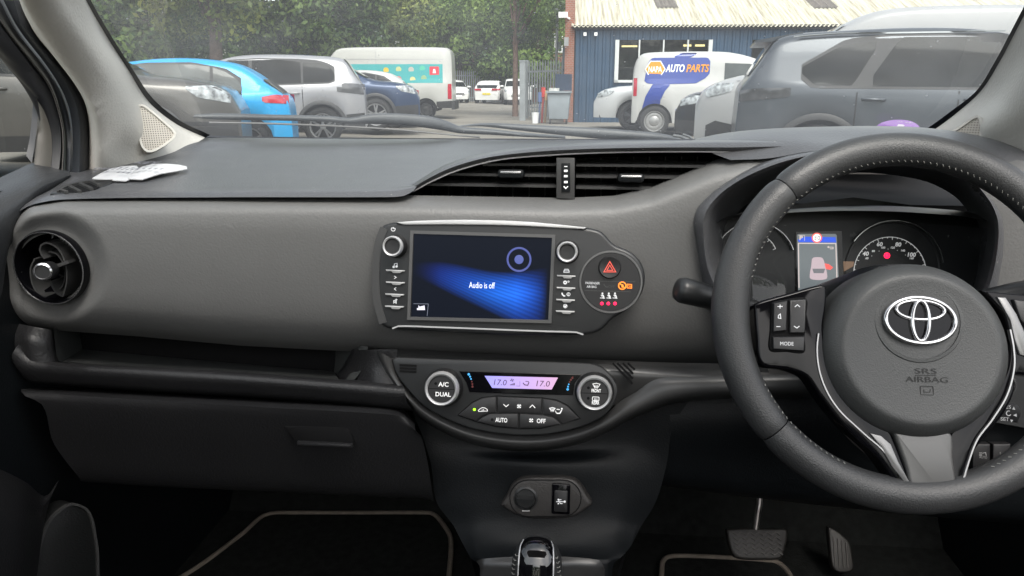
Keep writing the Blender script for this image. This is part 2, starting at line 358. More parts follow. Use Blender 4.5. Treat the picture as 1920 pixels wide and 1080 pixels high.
mb.loft([[(768, 366, .99), (800, 348, .99), (850, 325, .99), (920, 303, .99), (1040, 292, .99), (1200, 286, .99), (1450, 284, .99)], [(768, 385, .99), (800, 385, .99), (850, 385, .99), (920, 385, .99), (1040, 385, .99), (1200, 385, .99), (1450, 385, .99)]], 30, 4)
mb.obj('vent_cavity', 'black', dash, 60)
# centre vents
for (x0, x1, sl_, tab) in ((760, 1043, [((905, 311), (1043, 311)), ((835, 329), (1043, 332)), ((795, 348), (1043, 352))], (958, 326)),
                          (1077, 1400, [((1080, 312), (1345, 315)), ((1080, 333), (1305, 336)), ((1080, 354), (1250, 357))], (1183, 334))):
    av = empty('air_vent', P((x0 + x1) / 2, 360, .9)); av.location = chain(dash).inverted() @ av.location; av.parent = dash
    mb = MB()
    for (a, b) in sl_:
        p, q = P(*a, .902), P(*b, .902); mb.loft([[p, q], [p + Vector((0, -.0015, .0008)), q + Vector((0, -.0015, .0008))], [p + Vector((0, -.0015, .0024)), q + Vector((0, -.0015, .0024))], [p + Vector((0, .0, .003)), q + Vector((0, .0, .003))], [p + Vector((0, .03, .005)), q + Vector((0, .03, .005))]], 3, 8)
        mb.loft([[p + Vector((0, .03, .003)), q + Vector((0, .03, .003))], [p, q]], 3, 2)
    mb.obj('slats', 'bezel2', av, 30)
    mb = MB()
    x = x0 + 20
    while x < x1:
        a = P(x, lin(Lq, x) + 8, .955); b = P(x, 372, .955); mb.loft([[a, b], [a + Vector((0, .03, 0)), b + Vector((0, .03, 0))]], 2, 2); mb.loft([[a, b], [a + Vector((.0012, 0, 0)), b + Vector((.0012, 0, 0))]], 2, 2); x += 30
    mb.obj('vanes', 'bezel', av, 0)
    f = Fr(P(*tab, .893), (0, -1, .1)); u0 = f.uv(tab[0] - 25, tab[1])[0]; u1 = f.uv(tab[0] + 25, tab[1])[0]
    MB().prism(f, rrect(u0, -.005, u1, .0055, .004), -.012, .004, .003).obj('slider_tab', 'black', av)
    MB().prism(f, rrect(u0 * .78, .0005, u1 * .78, .003, .001), .004, .0052, .0005).obj('chrome_insert', 'chrome', av)
f = Fr(P(1060, 333, .888), (0, -1, .05))
mb = MB().prism(f, f.uvs([(1043, 372), (1077, 374), (1078, 296), (1043, 296)]), -.06, .0, .001)
dv = mb.obj('vent_divider', 'bezel2', dash, 30)
MB().prism(f, f.uvs([(1053, 360), (1069, 360), (1069, 306), (1053, 306)]), .0, .002, .0008).obj('thumb_wheel', 'black', dv)
mb = MB()
for k, y in enumerate((320, 330, 341)): mb.prism(f, rrect(*f.uv(1057.5, y + 2), *f.uv(1064.5, y - 2), .0006), .002, .0032)
mb.stroke(f, f.uvs([(1057, 349), (1061, 353), (1065, 349)]), .0012, .002, .0026); mb.stroke(f, f.uvs([(1058, 312), (1064, 312)]), .001, .002, .0026)
mb.obj('wheel_marks', 'white', dv)
# round vent
fv = Fr(P(*vc, YF(95) + .012), (0, -1, .02)); mv = fv.m(*vc); c = fv.uv(*vc)
rv = MB().lathe(fv, c, [(66.5 * mv, -.006), (67 * mv, .001), (65.5 * mv, .004), (62 * mv, .004), (60.5 * mv, -.002), (58 * mv, -.03), (52 * mv, -.05), (.001, -.052)], 64).obj('round_air_vent', 'gloss', dash)
MB().lathe(fv, c, [(65 * mv, .0038), (64.6 * mv, .0052), (63.4 * mv, .0052), (63 * mv, .0038)], 64).obj('chrome_ring', 'chrome', rv)
mb = MB()
zf = Z(0, 360, .375)
for pts in (zf((215, 285), (222, 262), (245, 250), (285, 262), (320, 295), (340, 345), (350, 400), (348, 450), (330, 515)), zf((330, 515), (300, 500), (280, 470), (268, 440)), zf((215, 285), (225, 310), (240, 330)), zf((190, 330), (170, 380), (178, 450), (205, 500), (245, 520))):
    q = so_(fv.uvs(pts, -.01), 16); mb.stroke(fv, q, .002, -.034, -.004)
mb.stroke(fv, so_(fv.uvs(zf((240, 385), (290, 368), (345, 348)), 0), 6), .004, -.012, .002)
mb.stroke(fv, so_(fv.uvs(zf((235, 300), (275, 310), (305, 350), (318, 400), (312, 460), (290, 490)), -.01), 14), .0016, -.03, -.012)
mb.obj('vent_vanes', 'bezel2', rv)
kc = fv.uv(*zf((235, 398))[0]); kc2 = fv.uv(*zf((196, 405))[0], .03)
mb = MB(); a = fv.at(*kc, -.02); b = fv.at(*kc2, .024)
mb.tube([a, a.lerp(b, .5), a.lerp(b, .55), a.lerp(b, .95), b], [.006, .006, .0105, .011, .0098], 24); mb.obj('vent_knob', 'btn', rv)
fk = Fr(b, b - a); MB().lathe(fk, (0, 0), [(.0102, -.002), (.0104, .001), (.0085, .0022), (.0078, .001)], 32).obj('knob_ring', 'chrome', rv)
# ---- storage tray and glovebox
L = []
lip = [(22, 664), (37, 681), (94, 688), (262, 700), (450, 711), (637, 725), (705, 732), (760, 737)]
inn = [(40, 640), (70, 668), (103, 680), (262, 688), (450, 699), (620, 712), (690, 716), (755, 722)]
mb = MB().loft([[(x, y + 3, .835 + .0 * x) for x, y in inn], [(x, y - 2, .822) for x, y in inn], [((a + c) / 2, (b + d) / 2 - 1, .806) for (a, b), (c, d) in zip(inn, lip)], [(x, y + 2, .802) for x, y in lip],
  [(x + 3, y + 16, .805) for x, y in lip], [(x + 12, y + 29, .812) for x, y in lip], [(x + 13, y + 34, .84) for x, y in lip]], 60, 20)
# left shoulder / right shoulder
mb.loft([[(32, 606, .83), (24, 630, .82), (20, 655, .818), (24, 668, .812)], [(60, 612, .822), (56, 636, .808), (58, 660, .806), (66, 678, .806)], [(94, 618, .83), (94, 640, .822), (97, 664, .82), (104, 684, .82)], [(100, 620, .85), (102, 640, .84), (106, 664, .84), (112, 684, .84)]], 14, 12)
mb.loft([[(660, 655, .87), (640, 690, .9), (630, 704, .9), (628, 716, .9)], [(682, 656, .835), (672, 680, .85), (668, 700, .85), (672, 718, .835)], [(705, 655, .83), (700, 685, .826), (700, 705, .82), (702, 722, .815)], [(745, 655, .83), (745, 690, .826), (745, 710, .82), (748, 730, .815)]], 14, 12)
mb.obj('storage_tray', 'lower', dash, 60)
mb = MB().loft([[(90, 676, .83), (262, 690, .83), (450, 701, .83), (640, 714, .83)], [(98, 680, .84), (262, 697, .84), (450, 708, .84), (640, 722, .84)]], 30, 3)
mb.loft([[(102, 684, .835), (262, 696, .835), (450, 707, .835), (640, 720, .835)], [(154, 655, .93), (262, 665, .93), (450, 682, .93), (627, 697, .93)]], 30, 8)
mb.loft([[(100, 616, .835), (104, 650, .835), (106, 690, .835)], [(150, 622, .93), (153, 645, .93), (155, 656, .93)]], 10, 8)
mb.loft([[(630, 640, .93), (628, 680, .93), (626, 698, .93)], [(690, 650, .84), (680, 690, .84), (660, 718, .84)]], 10, 8)
mb.obj('tray_floor', mat('tray_rubber', (.045, .048, .047), .6, grain=.3, gs=700), dash, 40)
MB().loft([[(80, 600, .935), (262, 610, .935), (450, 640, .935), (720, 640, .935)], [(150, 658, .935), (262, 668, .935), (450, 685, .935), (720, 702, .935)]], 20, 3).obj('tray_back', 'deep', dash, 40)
gt = [(40, 732), (60, 734), (150, 738), (262, 744), (487, 756), (712, 768), (752, 776), (778, 800)]
def sh(q, d, Y): return [(x, y + d, Y) for x, y in q]
mb = MB().loft([[(x, y - 10, .95) for x, y in gt], [(x, y - 8, .85) for x, y in gt], [(x, y - 3, .815) for x, y in gt], sh(gt, 1, .80), sh(gt, 7, .795), [(80, 760, .795), (262, 770, .795), (487, 780, .796), (712, 792, .797), (765, 800, .797), (790, 818, .797)],
  [(100, 830, .81), (262, 840, .81), (487, 850, .81), (712, 862, .81), (780, 865, .81), (802, 868, .81)], [(150, 898, .83), (300, 908, .83), (487, 916, .83), (712, 927, .83), (790, 930, .83), (812, 934, .83)], [(150, 900, .87), (300, 910, .87), (487, 918, .87), (712, 929, .87), (790, 932, .87), (812, 936, .87)]], 60, 40)
gb = mb.obj('glovebox_door', 'lower', dash, 60)
f = Fr(P(600, 812, .799), (0, -1, .1))
h = MB().prism(f, sm(f.uvs([(532, 798), (590, 799), (645, 801), (656, 808), (663, 826), (662, 834), (560, 831), (548, 818)]), 30), -.01, .0012, .001).obj('handle_recess', 'deep', gb, 30)
MB().prism(f, f.uvs([(560, 825), (662, 830), (663, 837), (560, 833)]), 0, .006, .002).obj('handle_lip', 'lower', gb, 40)
# ---- climate swoosh panel
zc = Z(700, 640, .29167)
so1 = zc((20, 62), (80, 200), (180, 350), (330, 500), (560, 622), (800, 682), (1050, 692), (1300, 652), (1500, 572), (1650, 492), (1800, 430), (1920, 388)) + [(1330, 745), (1420, 742), (1560, 742)]
si1 = zc((125, 112), (150, 200), (220, 300), (340, 420), (560, 532), (760, 582), (1000, 600), (1200, 582), (1380, 532), (1500, 465), (1580, 390), (1680, 330), (1800, 250), (1920, 230)) + [(1560, 700)]
st1 = zc((120, 40), (300, 50), (600, 60), (800, 66), (1000, 72), (1200, 78), (1400, 84), (1500, 90), (1600, 95), (1800, 100)) + [(1340, 672), (1560, 680)]
mb = MB().loft([[(x, y + 4, .86) for x, y in so1], [(x, y, .825) for x, y in so1], [(a + (c - a) * .25, b + (d - b) * .25 - 1, .812) for (a, b), (c, d) in zip(so1, si1)], [(a + (c - a) * .8, b + (d - b) * .8, .816) for (a, b), (c, d) in zip(so1, si1)], [(x, y, .822) for x, y in si1]], 90, 18)
mb.loft([[(708, 652, .868), (900, 662, .868), (1200, 678, .868), (1400, 683, .868), (1560, 690, .868)], [(736, 674, .824), (900, 684, .824), (1150, 694, .824), (1400, 712, .824), (1560, 720, .824)], [(738, 690, .826), (900, 750, .828), (1150, 760, .828), (1400, 730, .826), (1560, 735, .826)]], 60, 12)
mb.obj('climate_surround', 'bezel2', dash, 60)
fs = Fr(P(740, 690, .816), (0, -1, .2))
for y in (155, 175, 194): MB().stroke(fs, fs.uvs(zc((170, y - 3), (278, y + 2))), .0025, -.001, .0012).obj('slot', 'deep', dash, 0)
for a, b in (((1540, 140), (1664, 272)), ((1568, 140), (1668, 238)), ((1602, 140), (1670, 206)), ((1636, 142), (1680, 180))): 
    q = zc(a, b); MB().stroke(fs, fs.uvs(q), .0022, -.001, .0022).obj('slot', 'deep', dash, 0)
# ---- centre console
mb = MB().loft([[(740, 700, .865), (785, 800, .865), (808, 870, .855), (818, 940, .85), (850, 985, .84), (868, 1020, .82), (884, 1048, .8), (900, 1060, .79), (902, 1120, .78)],
 [(850, 700, .875), (850, 830, .865), (900, 880, .85), (900, 940, .84), (900, 985, .83), (900, 1020, .81), (905, 1044, .79), (910, 1048, .785), (912, 1120, .775)],
 [(1000, 700, .875), (1000, 845, .865), (1010, 868, .842), (1025, 940, .835), (1025, 985, .825), (1025, 1020, .81), (1020, 1046, .79), (1020, 1050, .785), (1020, 1120, .775)],
 [(1150, 700, .875), (1180, 830, .865), (1170, 880, .85), (1160, 940, .84), (1150, 985, .83), (1145, 1020, .81), (1140, 1046, .79), (1136, 1050, .785), (1136, 1120, .775)],
 [(1300, 740, .87), (1262, 800, .865), (1250, 870, .86), (1230, 940, .85), (1200, 990, .84), (1185, 1020, .82), (1170, 1040, .8), (1150, 1060, .79), (1150, 1120, .78)]], 60, 50)
mb.obj('centre_console', 'black', dash, 70)
mb = MB().loft([[(850, 985, .84), (868, 1020, .82), (884, 1050, .8), (900, 1120, .78)], [(850, 975, 1.1), (868, 1000, 1.15), (884, 1010, 1.2), (900, 1050, 1.2)]], 8, 4)
mb.loft([[(1200, 985, .84), (1185, 1020, .82), (1165, 1050, .8), (1150, 1120, .78)], [(1200, 975, 1.1), (1188, 1000, 1.15), (1180, 1010, 1.2), (1170, 1050, 1.2)]], 8, 4)
mb.obj('console_side', 'black', dash, 40)
# shift surround
mb = MB().loft([[(893, 1052, .79), (905, 1048, .785), (960, 1044, .783), (1020, 1043, .783), (1080, 1045, .783), (1128, 1051, .785), (1140, 1058, .79)], [(900, 1064, .782), (905, 1062, .778), (960, 1060, .776), (1020, 1060, .776), (1080, 1060, .776), (1125, 1064, .778), (1134, 1068, .782)], [(898, 1090, .75), (905, 1090, .75), (960, 1090, .75), (1020, 1090, .75), (1080, 1090, .75), (1125, 1090, .75), (1134, 1090, .75)]], 30, 8)
mb.obj('shift_surround', mat('dark_metal', (.075, .075, .075), .3, .6, var=.05), dash, 60)
# power socket and usb in console
zp = Z(800, 840, .26042); fp = Fr(P(1024, 930, .828), (0, -1, .22))
mb = MB().prism(fp, sm(fp.uvs(zp((535, 402), (575, 340), (610, 270), (660, 225), (730, 205), (860, 202), (1000, 205), (1075, 228), (1125, 280), (1160, 340), (1192, 395), (1130, 445), (1060, 488), (950, 502), (780, 502), (690, 490), (600, 450))), 60), -.02, .006, .005, 4)
pb = mb.obj('socket_bezel', mat('socket_grey', (.035, .033, .032), .45, grain=.4, gs=500), dash, 30)
stad = lambda r: [(857 + (255 - r) * 0 + x, y) for x, y in []]
def stadium(cx, cy, hw, hh, n=12):
    k = hw - hh; return [(cx + k + hh * math.cos(R(-90 + 180 * i / n)), cy + hh * math.sin(R(-90 + 180 * i / n))) for i in range(n + 1)] + [(cx - k + hh * math.cos(R(90 + 180 * i / n)), cy + hh * math.sin(R(90 + 180 * i / n))) for i in range(n + 1)]
MB().stroke(fp, fp.uvs(zp(*stadium(857, 350, 255, 130))), .0012, .0055, .0066, True).obj('socket_groove', 'deep', pb)
c = fp.uv(*zp((717, 350))[0]); 
MB().lathe(fp, c, [(.0150, .004), (.0148, .0075), (.0125, .0085), (.0118, .004)], 40).lathe(fp, c, [(.0118, .006), (.0115, .007), (.001, .007)], 40).box(fp.at(c[0], c[1], .011), (.022, .009, .006)).obj('power_socket_cap', 'bezel', pb)
MB().stroke(fp, fp.uvs(zp((690, 438), (745, 438))), .0014, .0066, .0078).obj('cap_mark', 'satin', pb)
us = MB().prism(fp, rrect(*fp.uv(*zp((900, 458))[0]), *fp.uv(*zp((1036, 248))[0]), .002), .004, .0085, .001).obj('usb_socket', 'gloss', pb)
MB().prism(fp, rrect(*fp.uv(*zp((918, 438))[0]), *fp.uv(*zp((1018, 290))[0]), .002), .008, .0105, .001).obj('usb_flap', 'btn', pb)
mb = MB(); q = lambda *a: fp.uvs(zp(*a))
mb.stroke(fp, q((934, 366), (990, 366)), .0008, .0105, .0109); mb.stroke(fp, q((948, 366), (958, 352), (972, 352)), .0007, .0105, .0109); mb.stroke(fp, q((956, 366), (966, 380), (980, 380)), .0007, .0105, .0109)
mb.prism(fp, circ(q((995, 366))[0], .0014, 12), .0105, .0109); mb.prism(fp, circ(q((950, 351))[0], .001, 10), .0105, .0109); mb.prism(fp, circ(q((950, 380))[0], .0009, 10), .0105, .0109)
mb.obj('usb_symbol', 'whitel', pb, 0)
# ---- driver's lower panel, binnacle
mb = MB().loft([[(1255, 735, .88), (1500, 720, .88), (1750, 720, .88), (2000, 730, .88)], [(1256, 790, .865), (1500, 780, .86), (1750, 780, .86), (2000, 790, .86)], [(1250, 850, .868), (1500, 860, .868), (1750, 870, .868), (2000, 880, .868)], [(1238, 905, .88), (1500, 935, .88), (1750, 960, .88), (2000, 980, .88)], [(1238, 905, 1.0), (1500, 938, 1.0), (1750, 962, 1.0), (2000, 985, 1.0)]], 30, 20)
mb.obj('lower_driver_panel', 'black', dash, 60)
MB().prism(fs, fs.uvs([(1355, 690), (1450, 690), (1460, 740), (1380, 745)]), -.03, -.028).obj('knee_panel', 'bezel', dash)
zg = Z(1240, 240, .35417)
inner = zg((262, 745), (245, 640), (245, 560), (250, 470), (285, 400), (335, 345), (420, 285), (500, 245), (640, 190), (800, 150), (950, 135), (1100, 130), (1300, 150), (1450, 180), (1540, 215), (1640, 275), (1710, 350), (1755, 430), (1775, 520), (1768, 620), (1745, 750), (1705, 860))
n_ = len(inner)
lowi = [(1800, 600), (1700, 640), (1500, 640), (1400, 610)]
BIN = sm(inner + lowi, 72)
# align start of BO and BIN by angle
def byang(pts): 
    ps = sorted(pts, key=lambda p: math.atan2((p[1] - 455) * 1.5, p[0] - 1590)); return ps
def rad(pts, n=96):
    out = []
    for k in range(n):
        a = 2 * math.pi * k / n; d = Vector((math.cos(a), math.sin(a) / 1.5)); best = 0
        for p, q in zip(pts, pts[1:] + pts[:1]):
            p, q = Vector(p), Vector(q); e = q - p; o = Vector((1590, 455)); den = d.x * e.y - d.y * e.x
            if abs(den) < 1e-9: continue
            t = ((p.x - o.x) * e.y - (p.y - o.y) * e.x) / den; s = ((p.x - o.x) * d.y - (p.y - o.y) * d.x) / den
            if t > 0 and -1e-6 <= s <= 1 + 1e-6: best = max(best, t)
        out.append((1590 + d.x * best, 455 + d.y * best))
    return out
ro, ri = rad(BO), rad(BIN)
def mixr(a, b, k): return [(x + (u - x) * k, y + (v - y) * k) for (x, y), (u, v) in zip(a, b)]
def shr(a, k, dy=0): return [(1600 + (x - 1600) * k, 470 + (y - 470) * k + dy) for x, y in a]
rows = [([(x, y) for x, y in shr(ro, 1.02)], .885), (ro, .862), (mixr(ro, ri, .3), .846), (mixr(ro, ri, .7), .842), (ri, .846), (shr(ri, .985), .86), (shr(ri, .95, 4), .90), (shr(ri, .9, 8), .95), (shr(ri, .86, 12), .99)]
mb = MB().grid([[P(x, y, Y) for x, y in r] for r, Y in rows], cu=True)
mb.obj('binnacle_surround', 'pad', dash, 50)
crest = [(1285, 267), (1320, 257), (1370, 248), (1450, 241), (1550, 237.5), (1650, 236.5), (1750, 241), (1850, 258), (1930, 286), (1980, 310)]
mb = MB().loft([[(x, y + 12, 1.12) for x, y in crest], [(x, y + 2, 1.03) for x, y in crest], [(x, y, .99) for x, y in crest], [(x, y + 6, .95) for x, y in crest],
  [(1300, 275, .91), (1380, 268, .905), (1460, 262, .905), (1550, 260, .905), (1650, 260, .905), (1750, 266, .905), (1850, 285, .905), (1920, 310, .905), (1980, 330, .905)],
  [(1370, 300, .875), (1440, 297, .87), (1520, 284, .865), (1620, 276, .862), (1720, 287, .862), (1800, 314, .862), (1860, 350, .862), (1930, 370, .87), (1980, 380, .87)]], 60, 24)
mb.obj('binnacle_hood', 'pad', dash, 60)
# demister vent, embossed word
fd = Fr(P(160, 352, .875), (0, -.35, 1), upv=Vector((0, 1, 0)))
fd = Fr(P(170, 352, .885), (-.02, -.12, 1), upv=Vector((0, 1, .1)))
zd = Z(80, 290, .15625)
dm = MB().prism(fd, sm(fd.uvs(zd((92, 488), (150, 435), (260, 385), (420, 345), (560, 330), (840, 345), (700, 410), (600, 462), (500, 488), (300, 492))), 40), -.004, .0025, .0015).obj('demister_vent', 'bezel', dash)
mb = MB()
for a, b in (((240, 470), (300, 492)), ((340, 425), (460, 490)), ((460, 390), (600, 455)), ((590, 365), (690, 410))): mb.stroke(fd, fd.uvs(zd(a, b)), .004, .0025, .006)
mb.stroke(fd, so_(fd.uvs(zd((190, 480), (300, 420), (430, 380), (560, 360), (690, 350), (840, 345))), 14), .0025, .002, .005)
mb.obj('demister_fins', 'bezel2', dm)
MB().prism(fd, sm(fd.uvs(zd((230, 470), (330, 422), (450, 385), (590, 362), (690, 410), (600, 455), (470, 480))), 30), .002, .003).obj('demister_slot', 'deep', dm)
fa = Fr(P(268, 355, .885), (0, -.2, 1), upv=Vector((0, 1, .1)))
a_, b_ = fa.uv(225, 355), fa.uv(315, 353)
MB().text(fa, 'SRS AIRBAG', ((a_[0] + b_[0]) / 2, (a_[1] + b_[1]) / 2), .012, b_[0] - a_[0], n=.0015).obj('embossed_lettering', 'emboss', dash, 0)

# ================================================================ INFOTAINMENT UNIT
fi = Fr(P(955, 520, .822), (0, -1, .20), rx=R(-.2)); zi = Z(690, 380, .28125)
inf = empty('infotainment_unit', fi.at(0, -.06, 0), 'charcoal touchscreen audio unit with a lit blue display reading Audio is off', 'car stereo')
q = lambda *a: fi.uvs(zi(*a)); q1 = lambda *a: fi.uvs(zi(*a))[0]; mi = fi.m(955, 520) * .28125
ol = [(75, 200), (95, 165), (130, 142), (200, 130), (330, 122), (500, 117), (650, 115), (800, 117), (950, 122), (1100, 130), (1280, 147), (1450, 165), (1540, 185), (1575, 210), (1605, 245), (1650, 285), (1720, 312), (1780, 350), (1820, 400), (1842, 460), (1845, 520), (1825, 600), (1775, 670), (1700, 730), (1625, 775), (1590, 815), (1555, 845), (1500, 870), (1430, 880), (1200, 882), (1000, 882), (800, 876), (600, 866), (400, 856), (250, 848), (150, 838), (110, 822), (75, 780), (50, 700), (35, 600), (28, 500), (30, 400), (45, 290)]
MB().prism(fi, sm(q(*ol), 140), -.03, .006, .0045, 5).obj('bezel', 'bezel', inf, 25)
MB().prism(fi, q((198, 132), (330, 122), (500, 117), (650, 115), (800, 117), (950, 122), (1100, 130), (1280, 147), (1458, 166), (1440, 178), (1280, 170), (1100, 160), (950, 154), (800, 150), (500, 147), (250, 149)), .001, .0085, .001, 3).obj('top_chrome_strip', 'satin', inf, 30)
mb = MB().stroke(fi, so_(q((172, 834), (215, 819), (450, 825), (700, 834), (1000, 846), (1200, 853), (1395, 860), (1435, 875)), 30), .0016, .0055, .0075); mb.obj('lower_chrome_strip', 'satin', inf)
# paler bevel band down the left edge
MB().stroke(fi, so_(q((118, 170), (82, 260), (64, 400), (60, 520), (72, 660), (110, 800)), 20), .009, .004, .0066).obj('side_trim', 'bezel2', inf, 30)
scr = MB().stroke(fi, q((303, 196), (1240, 224), (1214, 788), (282, 766)), .0036, .004, .0085, True).obj('screen_frame', 'satin', inf, 0)
scr.data.materials[0] = mat('screen_frame_grey', (.10, .10, .10), .35, .3, var=0)
# display with its own picture
D = q((315, 208), (1232, 234), (1207, 778), (296, 756))
dmesh = bpy.data.meshes.new('display'); inv = chain(inf).inverted()
NU, NV = 2, 2
dmesh.from_pydata([inv @ fi.at(*D[k], .0064) for k in (3, 2, 1, 0)], [], [(0, 1, 2, 3)])
uvl = dmesh.uv_layers.new(name='UVMap')
for i, c_ in enumerate(((0, 0), (1, 0), (1, 1), (0, 1))): uvl.data[i].uv = c_
dm_ = bpy.data.materials.new('blue_display'); dm_.use_nodes = True; t = dm_.node_tree; b = t.nodes['Principled BSDF']
b.inputs['Base Color'].default_value = (.003, .004, .007, 1); b.inputs['Roughness'].default_value = .2; b.inputs['Specular IOR Level'].default_value = .08
uvn = nd(t, 'ShaderNodeUVMap'); sx = nd(t, 'ShaderNodeSeparateXYZ'); t.links.new(uvn.outputs[0], sx.inputs[0])
def mth(op, a, b_=None, c_=None):
    n = nd(t, 'ShaderNodeMath', operation=op)
    for i, v in enumerate((a, b_, c_)):
        if v is None: continue
        if isinstance(v, (int, float)): n.inputs[i].default_value = v
        else: t.links.new(v, n.inputs[i])
    return n.outputs[0]
X, Yv = sx.outputs[0], sx.outputs[1]
# band: upper edge falls from left, lower edge falls to the right
up_ = mth('ADD', .63, mth('MULTIPLY', mth('SINE', mth('MULTIPLY_ADD', X, 6.2, .6)), .05))
lo_ = mth('MULTIPLY_ADD', X, -.75, .50)
a1 = mth('MULTIPLY', mth('SUBTRACT', up_, Yv), 3.4); a1.node.use_clamp = True
a2 = mth('MULTIPLY', mth('SUBTRACT', Yv, lo_), 2.0); a2.node.use_clamp = True
ex_ = mth('MULTIPLY', mth('SUBTRACT', .98, X), 4.5); ex_.node.use_clamp = True
el_ = mth('MULTIPLY', X, 5.0); el_.node.use_clamp = True
gd = mth('MULTIPLY', mth('MULTIPLY', a1, a2), mth('MULTIPLY', ex_, el_))
cx_ = mth('SUBTRACT', X, .62); cy_ = mth('SUBTRACT', Yv, .30)
hot = mth('SUBTRACT', 1, mth('MULTIPLY', mth('SQRT', mth('ADD', mth('MULTIPLY', cx_, cx_), mth('MULTIPLY', cy_, cy_))), 1.7)); hot.node.use_clamp = True
ln = mth('SINE', mth('MULTIPLY', mth('ARCTAN2', mth('SUBTRACT', Yv, .86), mth('SUBTRACT', X, -.35)), 190.0))
# stripes fan from top left
lnn = mth('MULTIPLY_ADD', mth('MULTIPLY_ADD', ln, .5, .5), .34, .66)
inten = mth('MULTIPLY', gd, lnn)
rmp = nd(t, 'ShaderNodeMixRGB'); rmp.inputs[1].default_value = (.012, .05, .62, 1); rmp.inputs[2].default_value = (.015, .20, 1.05, 1); t.links.new(hot, rmp.inputs[0])
m3 = nd(t, 'ShaderNodeMixRGB', blend_type='MULTIPLY'); m3.inputs[0].default_value = 1; t.links.new(rmp.outputs[0], m3.inputs[1]); t.links.new(inten, m3.inputs[2])
m4 = nd(t, 'ShaderNodeMixRGB', blend_type='ADD'); m4.inputs[0].default_value = 1; m4.inputs[2].default_value = (.004, .005, .008, 1); t.links.new(m3.outputs[0], m4.inputs[1])
t.links.new(m4.outputs[0], b.inputs['Emission Color']); b.inputs['Emission Strength'].default_value = .8
dmesh.materials.append(dm_); do = bpy.data.objects.new('display', dmesh); COL.objects.link(do); do.parent = inf
mw = mi
MB().text(fi, 'Audio is off', q1((765, 548)), 40 * mw, 172 * mw, n=.0066).obj('display_lettering', emis('screen_text', (.85, .88, 1), .75), inf, 0)
c = q1((1010, 378))
o_ = MB().lathe(fi, c, [(82 * mw, .0067), (80 * mw, .007), (71 * mw, .007), (69 * mw, .0067)], 48).obj('disc_symbol', emis('screen_disc', (.05, .065, .22), .8), inf, 0)
MB().lathe(fi, c, [(30 * mw, .0067), (27 * mw, .0071), (.0001, .0071)], 32).obj('disc_centre', emis('screen_disc2', (.06, .08, .25), .8), inf, 0)
mb = MB().prism(fi, q((335, 712), (335, 700), (345, 698), (345, 680), (352, 690), (385, 682), (388, 712)), .0066, .0069); mb.obj('screen_icon', emis('screen_icon_mat', (.6, .58, .68), .8), inf, 0)
MB().stroke(fi, q((312, 670), (410, 672), (402, 752)), 2.5 * mw, .0066, .0069).obj('icon_box_line', emis('screen_line', (.2, .22, .28), .6), inf, 0)
for kc, pw in (((195, 290), 1), ((1330, 327), 0)):
    c = q1(kc)
    kb = MB().lathe(fi, c, [(80 * mw, .003), (78 * mw, .007), (70 * mw, .009), (68 * mw, .02), (60 * mw, .0235), (46 * mw, .0225), (44 * mw, .0215), (.0001, .0212)], 56).obj('volume_knob' if pw else 'tuning_knob', 'btn', inf, 35)
    MB().lathe(fi, c, [(69 * mw, .019), (67 * mw, .0225), (60 * mw, .0243), (52 * mw, .0236), (50 * mw, .0225)], 56).obj('chrome_ring', 'satin', kb, 60)
w = .00062
class _I: pass
I_ = _I(); I_.m = MB()
def fl(nm): I_.m.obj(nm, 'whitel', inf, 0); I_.m = MB()
def S_(pts, cl=False, ww=None): I_.m.stroke(fi, q(*pts), ww or w, .006, .0064, cl)
S_([(171, 168)] + [(177 + 13 * math.sin(a), 177 - 13 * math.cos(a)) for a in [R(45 + 270 * k / 12) for k in range(13)]][1:], ww=.0007); S_([(177, 163), (177, 176)], ww=.0007); fl('power_symbol')
S_([(184, 425), (184, 407), (203, 403), (203, 422)]); I_.m.prism(fi, circ(q1((180, 427)), .0014, 8), .006, .0064); I_.m.prism(fi, circ(q1((199, 424)), .0014, 8), .006, .0064); fl('note_symbol')
S_([(184, 487), (197, 496), (184, 505)]); fl('next_symbol')
S_([(197, 563), (184, 573), (197, 583)]); fl('previous_symbol')
S_([(180, 650), (187, 650), (197, 640), (197, 668), (187, 660), (180, 660)], True); S_([(178, 668), (204, 642)]); fl('mute_symbol')
S_([(1307, 455), (1313, 443), (1335, 443), (1341, 455), (1341, 462), (1307, 462)], True, .0011); S_([(1311, 452), (1337, 452)]); fl('car_symbol')
S_([(1315 + 9 * math.cos(R(a)), 530 + 9 * math.sin(R(a))) for a in range(0, 360, 40)], True, .0014); S_([(1337 + 5 * math.cos(R(a)), 524 + 5 * math.sin(R(a))) for a in range(0, 360, 60)], True); fl('setup_symbol')
S_([(1294, 598), (1297, 610), (1308, 620), (1316, 618)], ww=.0014); S_([(1337 + 11 * math.cos(R(a)), 608 + 11 * math.sin(R(a))) for a in range(0, 360, 30)], True); S_([(1337, 598), (1334, 608), (1337, 618)]); fl('phone_symbol')
S_([(1316 + 12 * math.cos(R(a)), 686 + 12 * math.sin(R(a))) for a in range(0, 360, 30)], True); S_([(1308, 684), (1316, 690), (1324, 680)], ww=.0014); fl('compass_symbol')

for cc in ((193, 452), (193, 531), (189, 610), (187, 690), (1322, 488), (1320, 567), (1317, 646), (1315, 722)):
    x, y = cc; b_ = MB().prism(fi, q((x - 62, y - 8), (x + 62, y - 3), (x + 62, y + 4), (x + 42, y + 6), (x + 32, y + 16), (x - 14, y + 14), (x - 24, y + 3), (x - 58, y + 1)), .004, .009, .0004).obj('push_button', 'satin', inf, 30)
